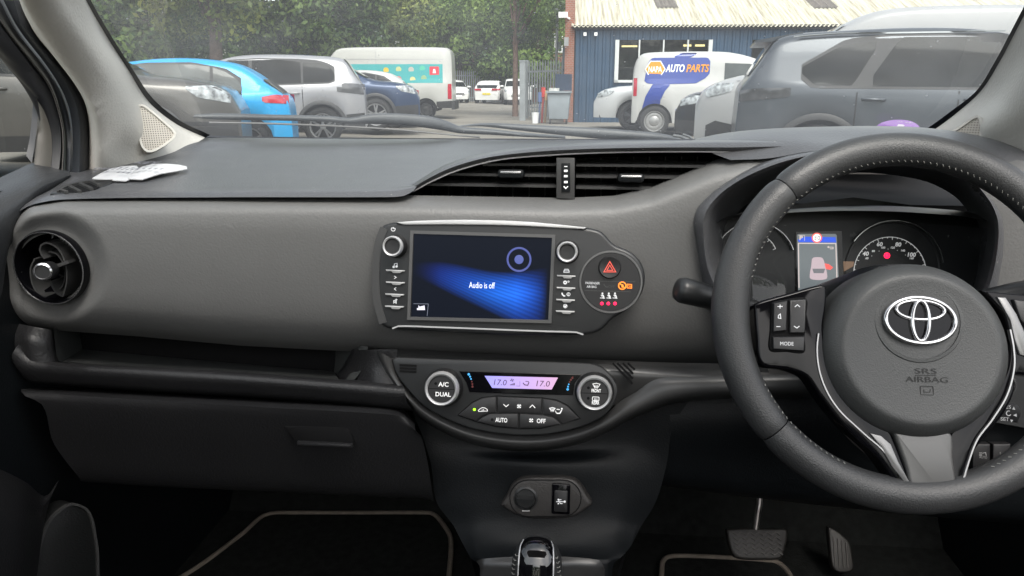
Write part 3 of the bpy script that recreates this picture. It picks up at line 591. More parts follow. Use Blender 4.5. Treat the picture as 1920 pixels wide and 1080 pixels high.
# round module
c = q1((1617, 527)); 
MB().lathe(fi, c, [(205 * mw, .0055), (203 * mw, .0075), (193 * mw, .0075), (188 * mw, .005), (183 * mw, .003)], 72).obj('module_ring', mat('ring_grey', (.16, .16, .16), .3, .6, var=0), inf, 60)
md = MB().prism(fi, circ(c, 187 * mw, 64), .002, .0066).obj('module_face', 'btn', inf, 30)
MB().stroke(fi, q((1445, 520), (1780, 525)), .0007, .0066, .0068).stroke(fi, q((1445, 583), (1750, 592)), .0007, .0066, .0068).obj('module_line', 'bezel2', md, 0)
hz = MB().lathe(fi, q1((1610, 430)), [(74 * mw, .006), (72 * mw, .0085), (66 * mw, .0105), (40 * mw, .0095), (.0001, .009)], 48).obj('hazard_button', 'btn', inf, 40)
def tri(cx, cy, r): return q((cx, cy - r), (cx + r * .93, cy + r * .62), (cx - r * .93, cy + r * .62))
MB().stroke(fi, tri(1610, 433, 42), .0008, .0098, .0106, True).stroke(fi, tri(1610, 436, 21), .0007, .0098, .0106, True).obj('hazard_triangle', 'redd', hz, 0)
MB().text(fi, 'PASSENGER', q1((1497, 534)), 15 * mw, 92 * mw, n=.0066).text(fi, 'AIR BAG', q1((1490, 558)), 15 * mw, 64 * mw, n=.0066).obj('airbag_lettering', 'whitel', md, 0)
MB().text(fi, 'OFF', q1((1622, 556)), 17 * mw, 40 * mw, n=.0066).stroke(fi, q((1570, 540), (1585, 560), (1600, 560)), .001, .0066, .0069).obj('unlit_lettering', 'dim', md, 0)
c = q1((1693, 551)); mb = MB().lathe(fi, c, [(27 * mw, .0067), (26 * mw, .0072), (21 * mw, .0072), (20 * mw, .0067)], 32).stroke(fi, q((1676, 535), (1710, 568)), .0012, .0067, .0072).prism(fi, q((1688, 545), (1697, 540), (1703, 558), (1690, 566)), .0067, .0071)
mb.stroke(fi, q((1725, 541), (1755, 543), (1755, 568), (1725, 566)), .0007, .0067, .0071, True).text(fi, 'ON', q1((1740, 555)), 15 * mw, 23 * mw, n=.0067); mb.obj('airbag_on_lamp', 'orange', md, 0)
mb = MB()
for x in (1562, 1604, 1645):
    mb.prism(fi, circ(q1((x, 602)), 6 * mw, 10), .0066, .007); mb.stroke(fi, q((x - 5, 612), (x + 4, 615), (x + 10, 630)), 8 * mw, .0066, .007); mb.stroke(fi, q((x - 16, 632), (x + 16, 634)), 4 * mw, .0066, .007); mb.stroke(fi, q((x - 10, 612), (x + 8, 638)), 3 * mw, .0066, .0072)
mb.obj('seatbelt_symbols', 'whitel', md, 0)
for x in (1558, 1601, 1645): MB().lathe(fi, q1((x, 669)), [(11 * mw, .0066), (9 * mw, .0075), (.0001, .0078)], 16).obj('seatbelt_lamp', 'red', md, 30)

# ================================================================ CLIMATE CONTROL
fc = Fr(P(960, 745, .812), (0, -1, .26), rx=R(-.3)); q = lambda *a: fc.uvs(zc(*a)); q1 = lambda *a: fc.uvs(zc(*a))[0]; mc = fc.m(960, 745) * .29167
cl = empty('climate_control_panel', fc.at(0, -.03, 0), 'crescent shaped heater control panel with two chrome ringed dials and lilac display', 'climate control')
pan = [(125, 118), (140, 103), (165, 99), (400, 108), (600, 115), (900, 122), (1200, 130), (1350, 136), (1420, 145), (1490, 180), (1545, 240), (1572, 300), (1560, 370), (1500, 462), (1380, 530), (1200, 580), (1000, 600), (760, 582), (560, 532), (340, 420), (220, 300), (150, 200)]
MB().prism(fc, sm(q(*pan), 90), -.008, .004, .002, 3).obj('panel', 'bezel', cl, 25)
for kc, side in (((460, 290), 0), ((1420, 317), 1)):
    c = q1(kc); kn = MB().lathe(fc, c, [(124 * mc, .002), (122 * mc, .009), (112 * mc, .013), (106 * mc, .020), (98 * mc, .0235), (86 * mc, .0225), (84 * mc, .0215), (.0001, .0215)], 64).obj('temperature_dial', 'btn', cl, 35)
    MB().lathe(fc, c, [(110 * mc, .017), (107 * mc, .0228), (98 * mc, .0252), (88 * mc, .0240), (86 * mc, .022)], 64).obj('chrome_ring', 'satin', kn, 60)
    mb = MB()
    for k in range(24):
        a = 2 * math.pi * k / 24; d = Vector((math.cos(a), math.sin(a))); mb.stroke(fc, [(c[0] + d.x * 108 * mc, c[1] + d.y * 108 * mc), (c[0] + d.x * 112 * mc, c[1] + d.y * 112 * mc)], 5 * mc, .008, .0165)
    mb.obj('grip_ridges', 'bezel2', kn, 0)
    fz = Fr(fc.at(c[0], c[1], .0216), fc.N); s = mc
    MB().stroke(fz, [(-84 * s, 0), (84 * s, 0)], .0007, .0, .0002).prism(fz, circ((-38 * s, 33 * s), 9 * s, 12), 0, .0003).prism(fz, circ((-38 * s, -32 * s), 9 * s, 12), 0, .0003).obj('dial_split', 'deep', kn, 0)
    mb = MB()
    if not side: mb.text(fz, 'A/C', (12 * s, 30 * s), 29 * s, n=.0001, bold=.02).text(fz, 'DUAL', (12 * s, -33 * s), 28 * s, n=.0001, bold=.02)
    else:
        mb.text(fz, 'FRONT', (10 * s, 17 * s), 21 * s, 58 * s, n=.0001, bold=.03).text(fz, 'REAR', (8 * s, -58 * s), 21 * s, 46 * s, n=.0001, bold=.03)
        mb.stroke(fz, [(-12 * s, 58 * s), (10 * s, 63 * s), (32 * s, 58 * s), (22 * s, 40 * s), (-2 * s, 40 * s)], 4 * s, 0, .0003, True)
        mb.stroke(fz, rrect(-12 * s, -45 * s, 28 * s, -22 * s, 4 * s), 4 * s, 0, .0003, True)
        for k in (0, 8, 16): mb.stroke(fz, [(k * s, 52 * s), (k * s, 30 * s)], 3 * s, 0, .0003).stroke(fz, [(k * s, -30 * s), (k * s, -54 * s)], 3 * s, 0, .0003)
    mb.obj('dial_lettering', 'white', kn, 0)
MB().prism(fc, q((555, 187), (1340, 210), (1296, 262), (1282, 342), (960, 336), (622, 322), (602, 262)), .003, .0055, .0006).obj('display_window', 'gloss', cl, 20)
lc = bpy.data.materials.new('lilac_lcd'); lc.use_nodes = True; t = lc.node_tree; b = t.nodes['Principled BSDF']; b.inputs['Base Color'].default_value = (.05, .05, .08, 1)
tcn = nd(t, 'ShaderNodeTexCoord'); sx = nd(t, 'ShaderNodeSeparateXYZ'); t.links.new(tcn.outputs['Generated'], sx.inputs[0]); rp = nd(t, 'ShaderNodeValToRGB'); t.links.new(sx.outputs[0], rp.inputs['Fac'])
rp.color_ramp.elements[0].color = (.20, .20, .60, 1); rp.color_ramp.elements[1].color = (.42, .24, .36, 1); t.links.new(rp.outputs[0], b.inputs['Emission Color']); b.inputs['Emission Strength'].default_value = .85
MB().prism(fc, q((720, 218), (1188, 229), (1148, 305), (768, 295)), .005, .0062).obj('lcd', lc, cl, 20)
mb = MB().text(fc, '17.0', q1((820, 259)), 36 * mc, 82 * mc, n=.0063, shear=.15).text(fc, '17.0', q1((1093, 267)), 36 * mc, 86 * mc, n=.0063, shear=.15)
for k in range(4): mb.prism(fc, q((882 + k * 8, 278), (888 + k * 8, 278), (888 + k * 8, 272 - k * 3), (882 + k * 8, 272 - k * 3)), .0062, .0065)
for a in range(4): 
    A = R(45 + 90 * a); mb.prism(fc, q((895, 245), (895 + 13 * math.cos(A), 245 + 10 * math.sin(A)), (895 + 13 * math.cos(A + .9), 245 + 10 * math.sin(A + .9))), .0062, .0065)
mb.stroke(fc, q((920, 282), (945, 283), (945, 252)), 2 * mc, .0062, .0065).stroke(fc, q((965, 262), (975, 275), (995, 278), (1003, 258)), 6 * mc, .0062, .0065).stroke(fc, q((980, 252), (1002, 254)), 4 * mc, .0062, .0065)
mb.obj('lcd_digits', 'lcdt', cl, 0)
for (x, y, r_, m_) in ((618, 208, 8, 0), (627, 223, 6, 0), (633, 238, 5, 0), (1257, 272, 5, 0), (1252, 287, 6, 0), (1250, 304, 8, 0), (638, 255, 5, 1), (641, 271, 6, 1), (642, 287, 7, 1), (1262, 257, 5, 1), (1270, 243, 6, 1), (1280, 230, 7, 1)):
    MB().prism(fc, circ(q1((x, y)), r_ * mc, 10), .0055, .006).obj('red_dot' if m_ else 'blue_dot', 'redm' if m_ else 'blued', cl, 0)
bt = {}
for nm, pts in (('recirculation_button', [(552, 468), (640, 392), (700, 362), (750, 353), (794, 350), (794, 450), (745, 457), (700, 477), (665, 508)]),
                ('fan_button', [(802, 351), (1085, 362), (1083, 460), (940, 455), (802, 450)]),
                ('airflow_button', [(1092, 364), (1180, 378), (1250, 412), (1326, 490), (1215, 526), (1190, 492), (1150, 472), (1092, 463)]),
                ('auto_button', [(672, 509), (705, 482), (752, 460), (934, 458), (934, 551), (800, 540)]),
                ('off_button', [(943, 459), (1090, 468), (1158, 482), (1206, 526), (1080, 548), (943, 552)])):
    bt[nm] = MB().prism(fc, q(*pts), .002, .0068, .0012).obj(nm, 'btn', cl, 25)
MB().stroke(fc, q((548, 470), (640, 388), (700, 358), (798, 347), (1088, 359), (1182, 373), (1252, 408), (1330, 492), (1080, 556), (938, 557), (800, 545), (664, 512)), .0009, .0035, .0046, True).obj('button_gap', 'deep', cl, 0)
n0, n1 = .0069, .0072
MB().lathe(fc, q1((655, 432)), [(9 * mc, n0), (7 * mc, n1 + .0004), (.0001, n1 + .0005)], 14).obj('green_lamp', 'green', bt['recirculation_button'], 0)
MB().stroke(fc, q((680, 438), (690, 428), (705, 420), (722, 422), (738, 432), (738, 442), (682, 444)), 4 * mc, n0, n1, True).stroke(fc, q((700, 436), (716, 436), (710, 430)), 3 * mc, n0, n1).obj('symbol', 'white', bt['recirculation_button'], 0)
mb = MB().stroke(fc, q((840, 398), (857, 414), (874, 400)), 4.5 * mc, n0, n1).stroke(fc, q((1008, 420), (1025, 403), (1043, 422)), 4.5 * mc, n0, n1)
def fan(cx, cy, r):
    for a in range(4):
        A = R(20 + 90 * a); mb.prism(fc, q((cx, cy), (cx + r * math.cos(A), cy + r * math.sin(A)), (cx + r * math.cos(A + .9), cy + r * math.sin(A + .9))), n0, n1)
fan(940, 411, 15); mb.obj('symbol', 'white', bt['fan_button'], 0)
mb = MB().stroke(fc, q((1134, 424), (1152, 419), (1170, 424), (1162, 436), (1142, 436)), 4 * mc, n0, n1, True).stroke(fc, q((1180, 430), (1200, 432)), 5 * mc, n0, n1).stroke(fc, q((1180, 456), (1200, 456), (1212, 436)), 7 * mc, n0, n1).stroke(fc, q((1172, 440), (1178, 456)), 5 * mc, n0, n1).prism(fc, circ(q1((1213, 427)), 6 * mc, 8), n0, n1)
for x in (1144, 1152, 1160): mb.stroke(fc, q((x, 424), (x, 446)), 3 * mc, n0, n1)
mb.obj('symbol', 'white', bt['airflow_button'], 0)
MB().text(fc, 'AUTO', q1((827, 499)), 29 * mc, 76 * mc, n=.0068, bold=.02).obj('button_lettering', 'white', bt['auto_button'], 0)
MB().prism(fc, circ(q1((768, 496)), 9 * mc, 12), n0, n1).obj('lamp_hole', 'deep', bt['auto_button'], 0)
mb = MB(); fan(1017, 501, 15); mb.text(fc, 'OFF', q1((1081, 505)), 29 * mc, 56 * mc, n=.0068, bold=.02); mb.obj('button_lettering', 'white', bt['off_button'], 0)

# ================================================================ INSTRUMENT CLUSTER
fg = Fr(P(1600, 500, .95), (0, -1, .25), rx=R(-.8)); zk = Z(1340, 420, .23958); q = lambda *a: fg.uvs(zk(*a)); q1 = lambda *a: fg.uvs(zk(*a))[0]; mg = fg.m(1600, 500) * .23958
ins = empty('instrument_cluster', fg.at(0, -.07, 0), 'unlit instrument cluster with mph speedometer and small centre screen behind the steering wheel', 'instrument cluster')
MB().prism(fg, fg.uvs([(1330, 600), (1330, 420), (1400, 395), (1600, 370), (1750, 390), (1890, 420), (1890, 620), (1600, 660)]), -.02, 0).obj('dial_plate', mat('dial_black', (.008, .009, .010), .5, var=.05), ins, 20)
# visor inside hood
MB().loft([[(1335, 420, .90), (1400, 405, .90), (1600, 395, .90), (1800, 405, .90), (1870, 420, .90)], [(1345, 408, .96), (1400, 400, .96), (1600, 385, .96), (1800, 395, .96), (1870, 410, .96)]], 20, 4).obj('inner_visor', 'bezel', ins, 30)
cS = (1370, 385)
def gauge(cx, cy, r, a0, a1, step, mark):
    mb = MB()
    mb.stroke(fg, [q1((cx + r * math.cos(R(a)), cy - r * math.sin(R(a)))) for a in range(a0, a1 + 1, 6)], 5 * mg, .0005, .0009)
    k = 0
    a = a0
    while a <= a1:
        ri = r - (22 if k % mark == 0 else 10); mb.stroke(fg, q((cx + r * math.cos(R(a)), cy - r * math.sin(R(a))), (cx + ri * math.cos(R(a)), cy - ri * math.sin(R(a)))), 4 * mg, .0005, .0009); a += step; k += 1
    return mb
rS = 283
sp = MB().lathe(fg, q1((1385, 340)), [(380 * mg, .0), (378 * mg, .008), (372 * mg, .008), (370 * mg, .002)], 60, R(8), R(148)).obj('speedometer_ring', mat('dark_chrome', (.3, .31, .3), .25, .9, var=0), ins, 60)
MB().lathe(fg, q1((1385, 345)), [(368 * mg, .001), (350 * mg, -.001)], 60, R(-20), R(200)).obj('speedometer_dish', 'bezel', sp, 60)
mb = gauge(*cS, rS, -10, 190, 8, 3)
for tx, c_, h_ in (('40', (1180, 232), 32), ('60', (1290, 158), 32), ('80', (1435, 160), 32), ('100', (1540, 240), 32), ('60', (1190, 268), 16), ('80', (1240, 212), 16), ('100', (1317, 185), 16), ('120', (1392, 185), 16), ('140', (1472, 208), 16), ('160', (1540, 268), 16)):
    mb.text(fg, tx, q1(c_), h_ * mg * 1.12, n=.0005, shear=.12, bold=.035)
for c_ in ((1228, 250), (1285, 212), (1355, 196), (1428, 206), (1492, 243)): mb.prism(fg, circ(q1(c_), 3 * mg, 6), .0005, .0009)
mb.obj('speedometer_scale', mat('gauge_print', (.62, .62, .62), .5, var=0, emit=(.5, .5, .5), es=.25), ins, 0)
mb = gauge(320, 250, 165, 20, 160, 10, 3); mb.obj('left_gauge_scale', M['white'], ins, 0)
MB().lathe(fg, q1((300, 300)), [(330 * mg, 0), (328 * mg, .008), (322 * mg, .008), (320 * mg, 0)], 60, R(20), R(190)).obj('left_gauge_ring', 'satin', ins, 60)
MB().lathe(fg, q1((1347, 247)), [(24 * mg, .0006), (.0001, .001)], 24, ex=1.0).obj('brake_warning_lamp', 'red', ins, 0)
MB().text(fg, '!', q1((1347, 247)), 18 * mg, n=.0012).stroke(fg, [q1((1347 + 14 * math.cos(R(a)), 247 + 14 * math.sin(R(a)))) for a in range(0, 360, 30)], 3 * mg, .001, .0014, True).obj('lamp_symbol', 'deep', ins, 0)
ms = MB().prism(fg, q((630, 62), (990, 55), (1000, 420), (630, 560)), .0004, .002).obj('centre_screen', 'gloss', ins, 0)
MB().prism(fg, q((640, 85), (660, 78), (940, 78), (950, 90), (965, 420), (650, 540)), .002, .0026).obj('screen_picture', mat('grey_screen', (.03, .035, .035), .3, var=0, emit=(.07, .08, .085), es=.9), ms, 0)
MB().prism(fg, q((700, 100), (940, 104), (945, 145), (655, 143), (645, 125)), .0026, .0029).obj('blue_band', emis('blue_band_light', (.02, .07, .5), .8), ms, 0)
MB().stroke(fg, q((655, 500), (650, 152), (942, 154), (950, 420)), 7 * mg, .003, .0033).text(fg, 'P', q1((671, 110)), 36 * mg, 26 * mg, n=.003, bold=.03).stroke(fg, q((880, 182), (920, 182), (920, 195), (895, 195)), 5 * mg, .003, .0033).prism(fg, q((872, 181), (888, 172), (888, 190)), .003, .0033).stroke(fg, q((650, 90), (698, 90), (698, 132)), 3 * mg, .003, .0033).obj('screen_symbols', emis('screen_white', (.45, .38, .36), .8), ms, 0)
MB().lathe(fg, q1((794, 109)), [(31 * mg, .003), (.0001, .003)], 32).obj('limit_sign_face', emis('sign_face', (.7, .68, .66), .9), ms, 0)
MB().lathe(fg, q1((794, 109)), [(41 * mg, .0031), (40 * mg, .0034), (33 * mg, .0034), (32 * mg, .0031)], 32).obj('limit_sign_ring', emis('sign_red', (.75, .10, .08), .8), ms, 0)
MB().text(fg, '30', q1((795, 110)), 36 * mg, 44 * mg, n=.0036, sp=1.15).obj('limit_sign_digits', 'deep', ms, 0)
MB().prism(fg, sm(q((755, 275), (770, 262), (830, 262), (845, 278), (862, 345), (872, 380), (868, 430), (745, 430), (740, 380), (748, 340)), 30), .003, .0036, .0004).obj('car_symbol', emis('car_pink', (.34, .27, .29), .8), ms, 0)
MB().prism(fg, q((757, 350), (858, 350), (845, 385), (768, 385)), .0036, .0039).obj('car_symbol_window', emis('car_dark', (.12, .12, .13), .7), ms, 0)
MB().prism(fg, q((852, 308), (885, 315), (920, 340), (900, 358), (862, 352)), .003, .0034).obj('open_door_symbol', emis('door_red', (.65, .08, .07), .8), ms, 0)
for x, sg in ((540, -1), (1085, 1)): MB().prism(fg, q((x + 28 * sg, 85), (x, 60), (x, 75), (x - 28 * sg, 75), (x - 28 * sg, 98), (x, 98), (x, 112)), .0003, .0006).obj('unlit_turn_arrow', 'dim', ins, 0)
MB().prism(fg, q((1005, 292), (1090, 294), (1085, 330), (1010, 372)), .0004, .0008).obj('small_display', emis('brown_lamp', (.12, .07, .04), .7), ins, 0)
MB().loft([[(1335, 430, .915), (1450, 420, .90), (1600, 415, .895), (1750, 420, .90), (1872, 430, .915)], [(1335, 500, .925), (1450, 500, .91), (1600, 500, .905), (1750, 500, .91), (1872, 500, .925)], [(1340, 600, .908), (1450, 620, .889), (1600, 640, .884), (1750, 630, .889), (1860, 600, .908)]], 24, 14).obj('cover_lens', 'lens', ins, 60)
# ================================================================ STEERING WHEEL
wc = Vector((.3147, .7257, -.2152 + CAMZ)); wt, ww = .3892, .0304
WN = Vector((math.cos(wt) * math.sin(ww), -math.cos(wt) * math.cos(ww), math.sin(wt)))
fw = Fr(wc, WN); zw = Z(1300, 480, .46303); zr = Z(1580, 520, .37037)
sw = empty('steering_wheel', wc, 'black leather steering wheel with grey stitching and chrome oval emblem', 'steering wheel')
RR = .1685
def rimpt(a, th, r=.0185, Rr=RR, fl=1.0):
    # flatter bottom, thicker thumb grips at the spokes
    g = 1 + .10 * math.exp(-((math.degrees(a) % 360 - 178) / 20) ** 2) + .10 * math.exp(-((math.degrees(a) % 360 - 2) / 20) ** 2)
    u = (Rr + r * g * math.cos(th)); return fw.at(u * math.cos(a), u * math.sin(a), r * .92 * math.sin(th))
cuts = [R(a) for a in (27, 132, 221, 318)]
def seg(a0, a1, name, m='leather'):
    n = int((a1 - a0) / R(1.6)); G = []
    for i in range(n + 1):
        a = a0 + (a1 - a0) * i / n; e = min(i, n - i); k = .90 + .10 * min(1, (e / 2.0)) ** .5
        G.append([rimpt(a, 2 * math.pi * j / 28, .0168 * k) for j in range(28)])
    return MB().grid(G, cu=True).obj(name, m, sw, 60)
for a0, a1 in ((cuts[0], cuts[1]), (cuts[1], cuts[2]), (cuts[2], cuts[3]), (cuts[3], cuts[0] + 2 * math.pi)): seg(a0 + .003, a1 - .003, 'rim_section')
for a0, a1 in ((15, 168), (206, 246), (296, 340)):
    a = a0; mb = MB()
    while a < a1:
        A = R(a); p = rimpt(A, math.pi - .5, .0170); p2 = rimpt(A + .011, math.pi - .5 - .13, .0172); mb.tube([p, p2], .0004, 5)
        a += 2.25
    mb.obj('stitching', 'stitch', sw, 0)
# hub
hc = fw.uv(1709, 657); hm = fw.m(1709, 657)
hr = 176 * hm
G = []
ha = math.atan(1)
prof_h = [(1.0, -.03), (1.0, -.006), (.985, .004), (.95, .011), (.9, .016), (.84, .0205), (.8, .0215), (.76, .021), (.4, .0195), (.001, .0195)]
q = lambda *a: fw.uvs(zw(*a)); q1 = lambda *a: fw.uvs(zw(*a))[0]
HN = .018
def hubpt(r, n, i, k=72):
    a = 2 * math.pi * i / k; return fw.at(hc[0] + hr * r * math.cos(a) , hc[1] + hr * r * math.sin(a) * .965, n)
MB().grid([[hubpt(r, n, i) for i in range(72)] for r, n in prof_h], cu=True).obj('airbag_cover', 'hub', sw, 50)
ec = fw.uv(*zw((914, 262))[0], .02); 
MB().lathe(fw, ec, [(.040, .019), (.039, .0205), (.036, .0208), (.0355, .018), (.001, .0175)], 48, ex=1.04).obj('emblem_recess', 'hub', sw, 40)
fe = Fr(fw.at(ec[0], ec[1], .0205), fw.N, rx=R(-2)); em = hm * .463
def ell(cx, cy, a, b, n=40): return [(cx + a * math.cos(2 * math.pi * k / n), cy + b * math.sin(2 * math.pi * k / n)) for k in range(n)]
def ering(mb, cx, cy, a, b, wi, n0=0, n1=.0042, n=48):
    rows = []
    for d, nn in ((wi / 2, n0), (wi / 2, n1 - .001), (wi / 5, n1), (-wi / 5, n1), (-wi / 2, n1 - .001), (-wi / 2, n0)):
        rows.append([fe.at(x, y, nn) for x, y in ell(cx, cy, a + d, b + d, n)])
    mb.grid(rows, cu=True)
MB().prism(fe, ell(0, 0, 136 * em, 92 * em), 0, .0008).obj('emblem_back', 'gloss', sw, 30)
mb = MB(); ering(mb, 0, 0, 137 * em, 93 * em, 18 * em); ering(mb, 0, 42 * em, 95 * em, 39 * em, 15 * em, n1=.0038); ering(mb, 0, -2 * em, 33 * em, 82 * em, 16 * em, n1=.0046)
mb.obj('emblem', 'chrome', sw, 60)
mb = MB(); L1 = lambda c_: fw.uv(*zw(c_)[0], .0198)
q2 = lambda c_: fw.uv(*zw(c_)[0], .0205)
mb.text(fw, 'SRS', q2((942, 466)), 22 * em, 86 * em, n=.0198, th=.0004).text(fw, 'AIRBAG', q2((946, 500)), 22 * em, 166 * em, n=.0198, th=.0004)
mb.stroke(fw, [q2((900, 483)), q2((984, 483))], 2.5 * em, .0195, .0202)
a, b = q2((922, 562)), q2((972, 528)); mb.stroke(fw, rrect(*a, *b, .001), 3 * em, .0195, .0202, True); mb.stroke(fw, [q2((935, 540)), q2((935, 552)), q2((958, 552)), q2((962, 540))], 2.5 * em, .0195, .0202)
mb.obj('embossed_lettering', mat('emboss_dark', (.008, .008, .008), .6, var=0), sw, 0)
# spokes
def plate(name, pts, n0, n1, m, bev=.003, n=60, fl=25): return MB().prism(fw, sm(q(*pts), n) if n else q(*pts), n0, n1, bev, 4).obj(name, m, sw, fl)
plate('left_spoke', [(240, 200), (262, 186), (390, 150), (510, 118), (530, 125), (530, 200), (520, 300), (545, 420), (600, 540), (690, 640), (780, 700), (800, 735), (850, 860), (878, 935), (850, 940), (815, 920), (740, 820), (640, 730), (560, 640), (500, 560), (450, 490), (380, 462), (270, 440), (250, 330)], -.02, .006, 'gloss', n=110)
plate('right_spoke', [(1150, 140), (1240, 150), (1350, 162), (1490, 200), (1490, 480), (1330, 482), (1285, 485), (1290, 540), (1250, 630), (1180, 720), (1120, 800), (1090, 900), (1060, 938), (1035, 942), (1025, 800), (1030, 710), (1130, 650), (1200, 560), (1255, 450), (1265, 330), (1240, 240)], -.02, .006, 'gloss', n=110)
plate('lower_spoke', [(795, 712), (1018, 712), (1035, 820), (1042, 935), (1000, 948), (930, 950), (870, 938), (845, 850)], -.01, .009, mat('satin_spoke', (.11, .11, .108), .32, .3, var=.05), .003, 50)
mb = MB()
def bar(pts, w_, n0=.004, n1=.0095): mb.stroke(fw, so_(q(*pts), 40), w_, n0, n1)
bar([(883 + 393 * math.cos(R(a)), 382 + 381 * math.sin(R(a))) for a in range(190, 124, -6)] + [(690, 728), (745, 775), (800, 838), (845, 905), (862, 928)], .0012, .003, .0082)
bar([(1262, 300), (1275, 370), (1278, 450), (1250, 560), (1190, 660), (1130, 740), (1095, 830), (1070, 915)], .0014, .004, .0088)
mb.obj('spoke_trim_line', mat('trim_line_grey', (.34, .34, .34), .28, .6, var=0), sw, 30)
M['insert'] = mat('insert_grey', (.22, .22, .22), .3, .5, var=0)
for pts in ([(700, 715), (745, 725), (785, 760), (815, 830), (868, 925), (850, 925), (790, 850), (745, 770)], [(1100, 830), (1085, 900), (1062, 925), (1048, 928), (1050, 895), (1075, 900)], [(1210, 170), (1245, 172), (1290, 240), (1320, 310), (1330, 380), (1325, 410), (1300, 400), (1280, 340), (1262, 260)]):
    MB().prism(fw, q(*pts), .004, .0085, .0012).obj('spoke_insert', 'insert', sw, 30)
sb = MB().prism(fw, sm(q((306, 192), (345, 182), (445, 176), (446, 250), (440, 330), (438, 392), (370, 390), (302, 384), (302, 300)), 50), .004, .0095, .0015).obj('switch_block', 'deep', sw, 30)
for pts in ([(310, 196), (366, 186), (362, 306), (308, 312)], [(374, 184), (441, 180), (436, 316), (374, 316)], [(306, 330), (436, 328), (432, 388), (308, 380)]):
    MB().prism(fw, q(*pts), .008, .013, .0018, 3).obj('switch_button', 'btn', sb, 30)
mb = MB().text(fw, 'MODE', q1((362, 358)), 15 * em, 54 * em, n=.0131)
n0, n1 = .0131, .0135
def st(pts, w_=3): mb.stroke(fw, q(*pts), w_ * em, n0, n1)
st([(325, 210), (345, 210)]); st([(335, 203), (335, 218)]); st([(320, 290), (336, 290)]); st([(394, 212), (404, 203), (414, 212)]); st([(390, 288), (402, 296), (412, 288)]); st([(328, 246), (328, 256), (338, 258), (336, 240), (328, 246)])
mb.obj('switch_lettering', 'whitel', sb, 0)
MB().prism(fw, q((1272, 180), (1350, 190), (1350, 300), (1335, 300), (1300, 260)), .004, .010, .0018).obj('switch_block', 'btn', sw, 30)
# column shroud and controls behind
ac = wc - WN * .06
mb = MB().tube([wc - WN * .012, wc - WN * .05, wc - WN * .12, wc - WN * .2], [.055, .06, .06, .06], 28); mb.obj('column_shroud', 'black', sw, 50)
def stalk(name, p0, p1, r, label, m='black', cap=None):
    e = empty(name, p0, label, 'stalk'); d = (p1 - p0); MB().tube([p0, p0 + d * .55, p0 + d * .62, p0 + d * .9, p1], [r * .55, r * .8, r, r * 1.05, r * .7], 20).obj('lever', m, e, 50); return e
ds = Vector((0, 0, 0))
p1 = P(1268, 541, .775); p0 = P(1420, 580, .80)
is_ = empty('indicator_stalk', p0, 'black light stalk pointing out left of the steering wheel', 'stalk')
dd = p1 - p0
MB().tube([p0, p0 + dd * .3, p0 + dd * .75, p0 + dd * .93, p0 + dd * .985, p1], [.009, .012, .0135, .014, .0115, .006], 24).obj('lever', 'bezel', is_, 60)
fk = Fr(P(1322, 543, .782) + Vector((0, -.001, 0)), (0, -1, .1))
mb = MB(); c0 = fk.uv(1326, 541); mb.stroke(fk, circ(c0, .0016, 14), .0005, .0015, .002, True)
for a in range(0, 360, 45): mb.stroke(fk, [(c0[0] + .0023 * math.cos(R(a)), c0[1] + .0023 * math.sin(R(a))), (c0[0] + .0031 * math.cos(R(a)), c0[1] + .0031 * math.sin(R(a)))], .0004, .0015, .002)
mb.obj('lamp_symbol', 'white', is_, 0)
# wiper stalk tip at the right
p1 = P(1935, 545, .80); p0 = P(1840, 560, .81)
e = empty('wiper_stalk', p0, 'black wiper stalk end showing right of the airbag cover above the spoke', 'stalk'); MB().tube([p0, p0.lerp(p1, .7), p1], [.009, .012, .012], 18).obj('lever', 'bezel', e, 50)
# cruise lever
fr_ = Fr(P(1885, 773, .755), (-.1, -1, .2)); qr = lambda *a: fr_.uvs(zr(*a))
e = empty('cruise_control_lever', P(1885, 790, .77), 'short grey cruise control lever marked RES and SET under the right spoke', 'lever')
MB().prism(fr_, qr((812, 632), (892, 648), (905, 672), (908, 700), (890, 740), (760, 708)), -.012, .0, .003).obj('lever_body', mat('lever_grey', (.06, .06, .062), .4), e, 30)
mb = MB().text(fr_, 'RES', qr((830, 655))[0], 20 * fr_.m(1885, 773) * .37, n=.0003).text(fr_, 'SET', qr((820, 717))[0], 20 * fr_.m(1885, 773) * .37, n=.0003)
mb.prism(fr_, qr((858, 668), (872, 670), (866, 655)), 0, .0005).prism(fr_, qr((848, 720), (862, 722), (853, 734)), 0, .0005).stroke(fr_, qr((776, 706), (790, 710)), .0009, 0, .0005).prism(fr_, qr((862, 698), (880, 690), (880, 706)), 0, .0005)
mb.stroke(fr_, [qr((840 + 12 * math.cos(R(a)), 688 + 12 * math.sin(R(a))))[0] for a in range(30, 330, 30)], .0008, 0, .0005); mb.obj('lever_lettering', 'white', e, 0)
# start button + switches
f = Fr(P(1885, 722, .85), (0, -1, .2)); mm = f.m(1885, 722)
e = empty('start_button', P(1885, 740, .86), 'round start button with a silver ring, half hidden by the right spoke', 'button')
MB().lathe(f, f.uv(1876, 722), [(27 * mm, -.005), (26 * mm, .005), (22 * mm, .007), (19 * mm, .005)], 40).obj('silver_ring', 'chrome', e); MB().lathe(f, f.uv(1876, 722), [(19 * mm, .003), (17 * mm, .005), (.0001, .005)], 30).obj('button_cap', 'btn', e)
MB().prism(f, f.uvs([(1850, 690), (1960, 700), (1960, 810), (1850, 790)]), -.03, -.004).obj('mounting_panel', 'bezel', e)
e = empty('switch_panel', P(1870, 885, .85), 'pair of black square switches with faint symbols beside the right spoke', 'switches'); f = Fr(P(1870, 855, .848), (0, -1, .2)); qs = lambda *a: f.uvs(zr(*a)); mm = f.m(1870, 855) * .37
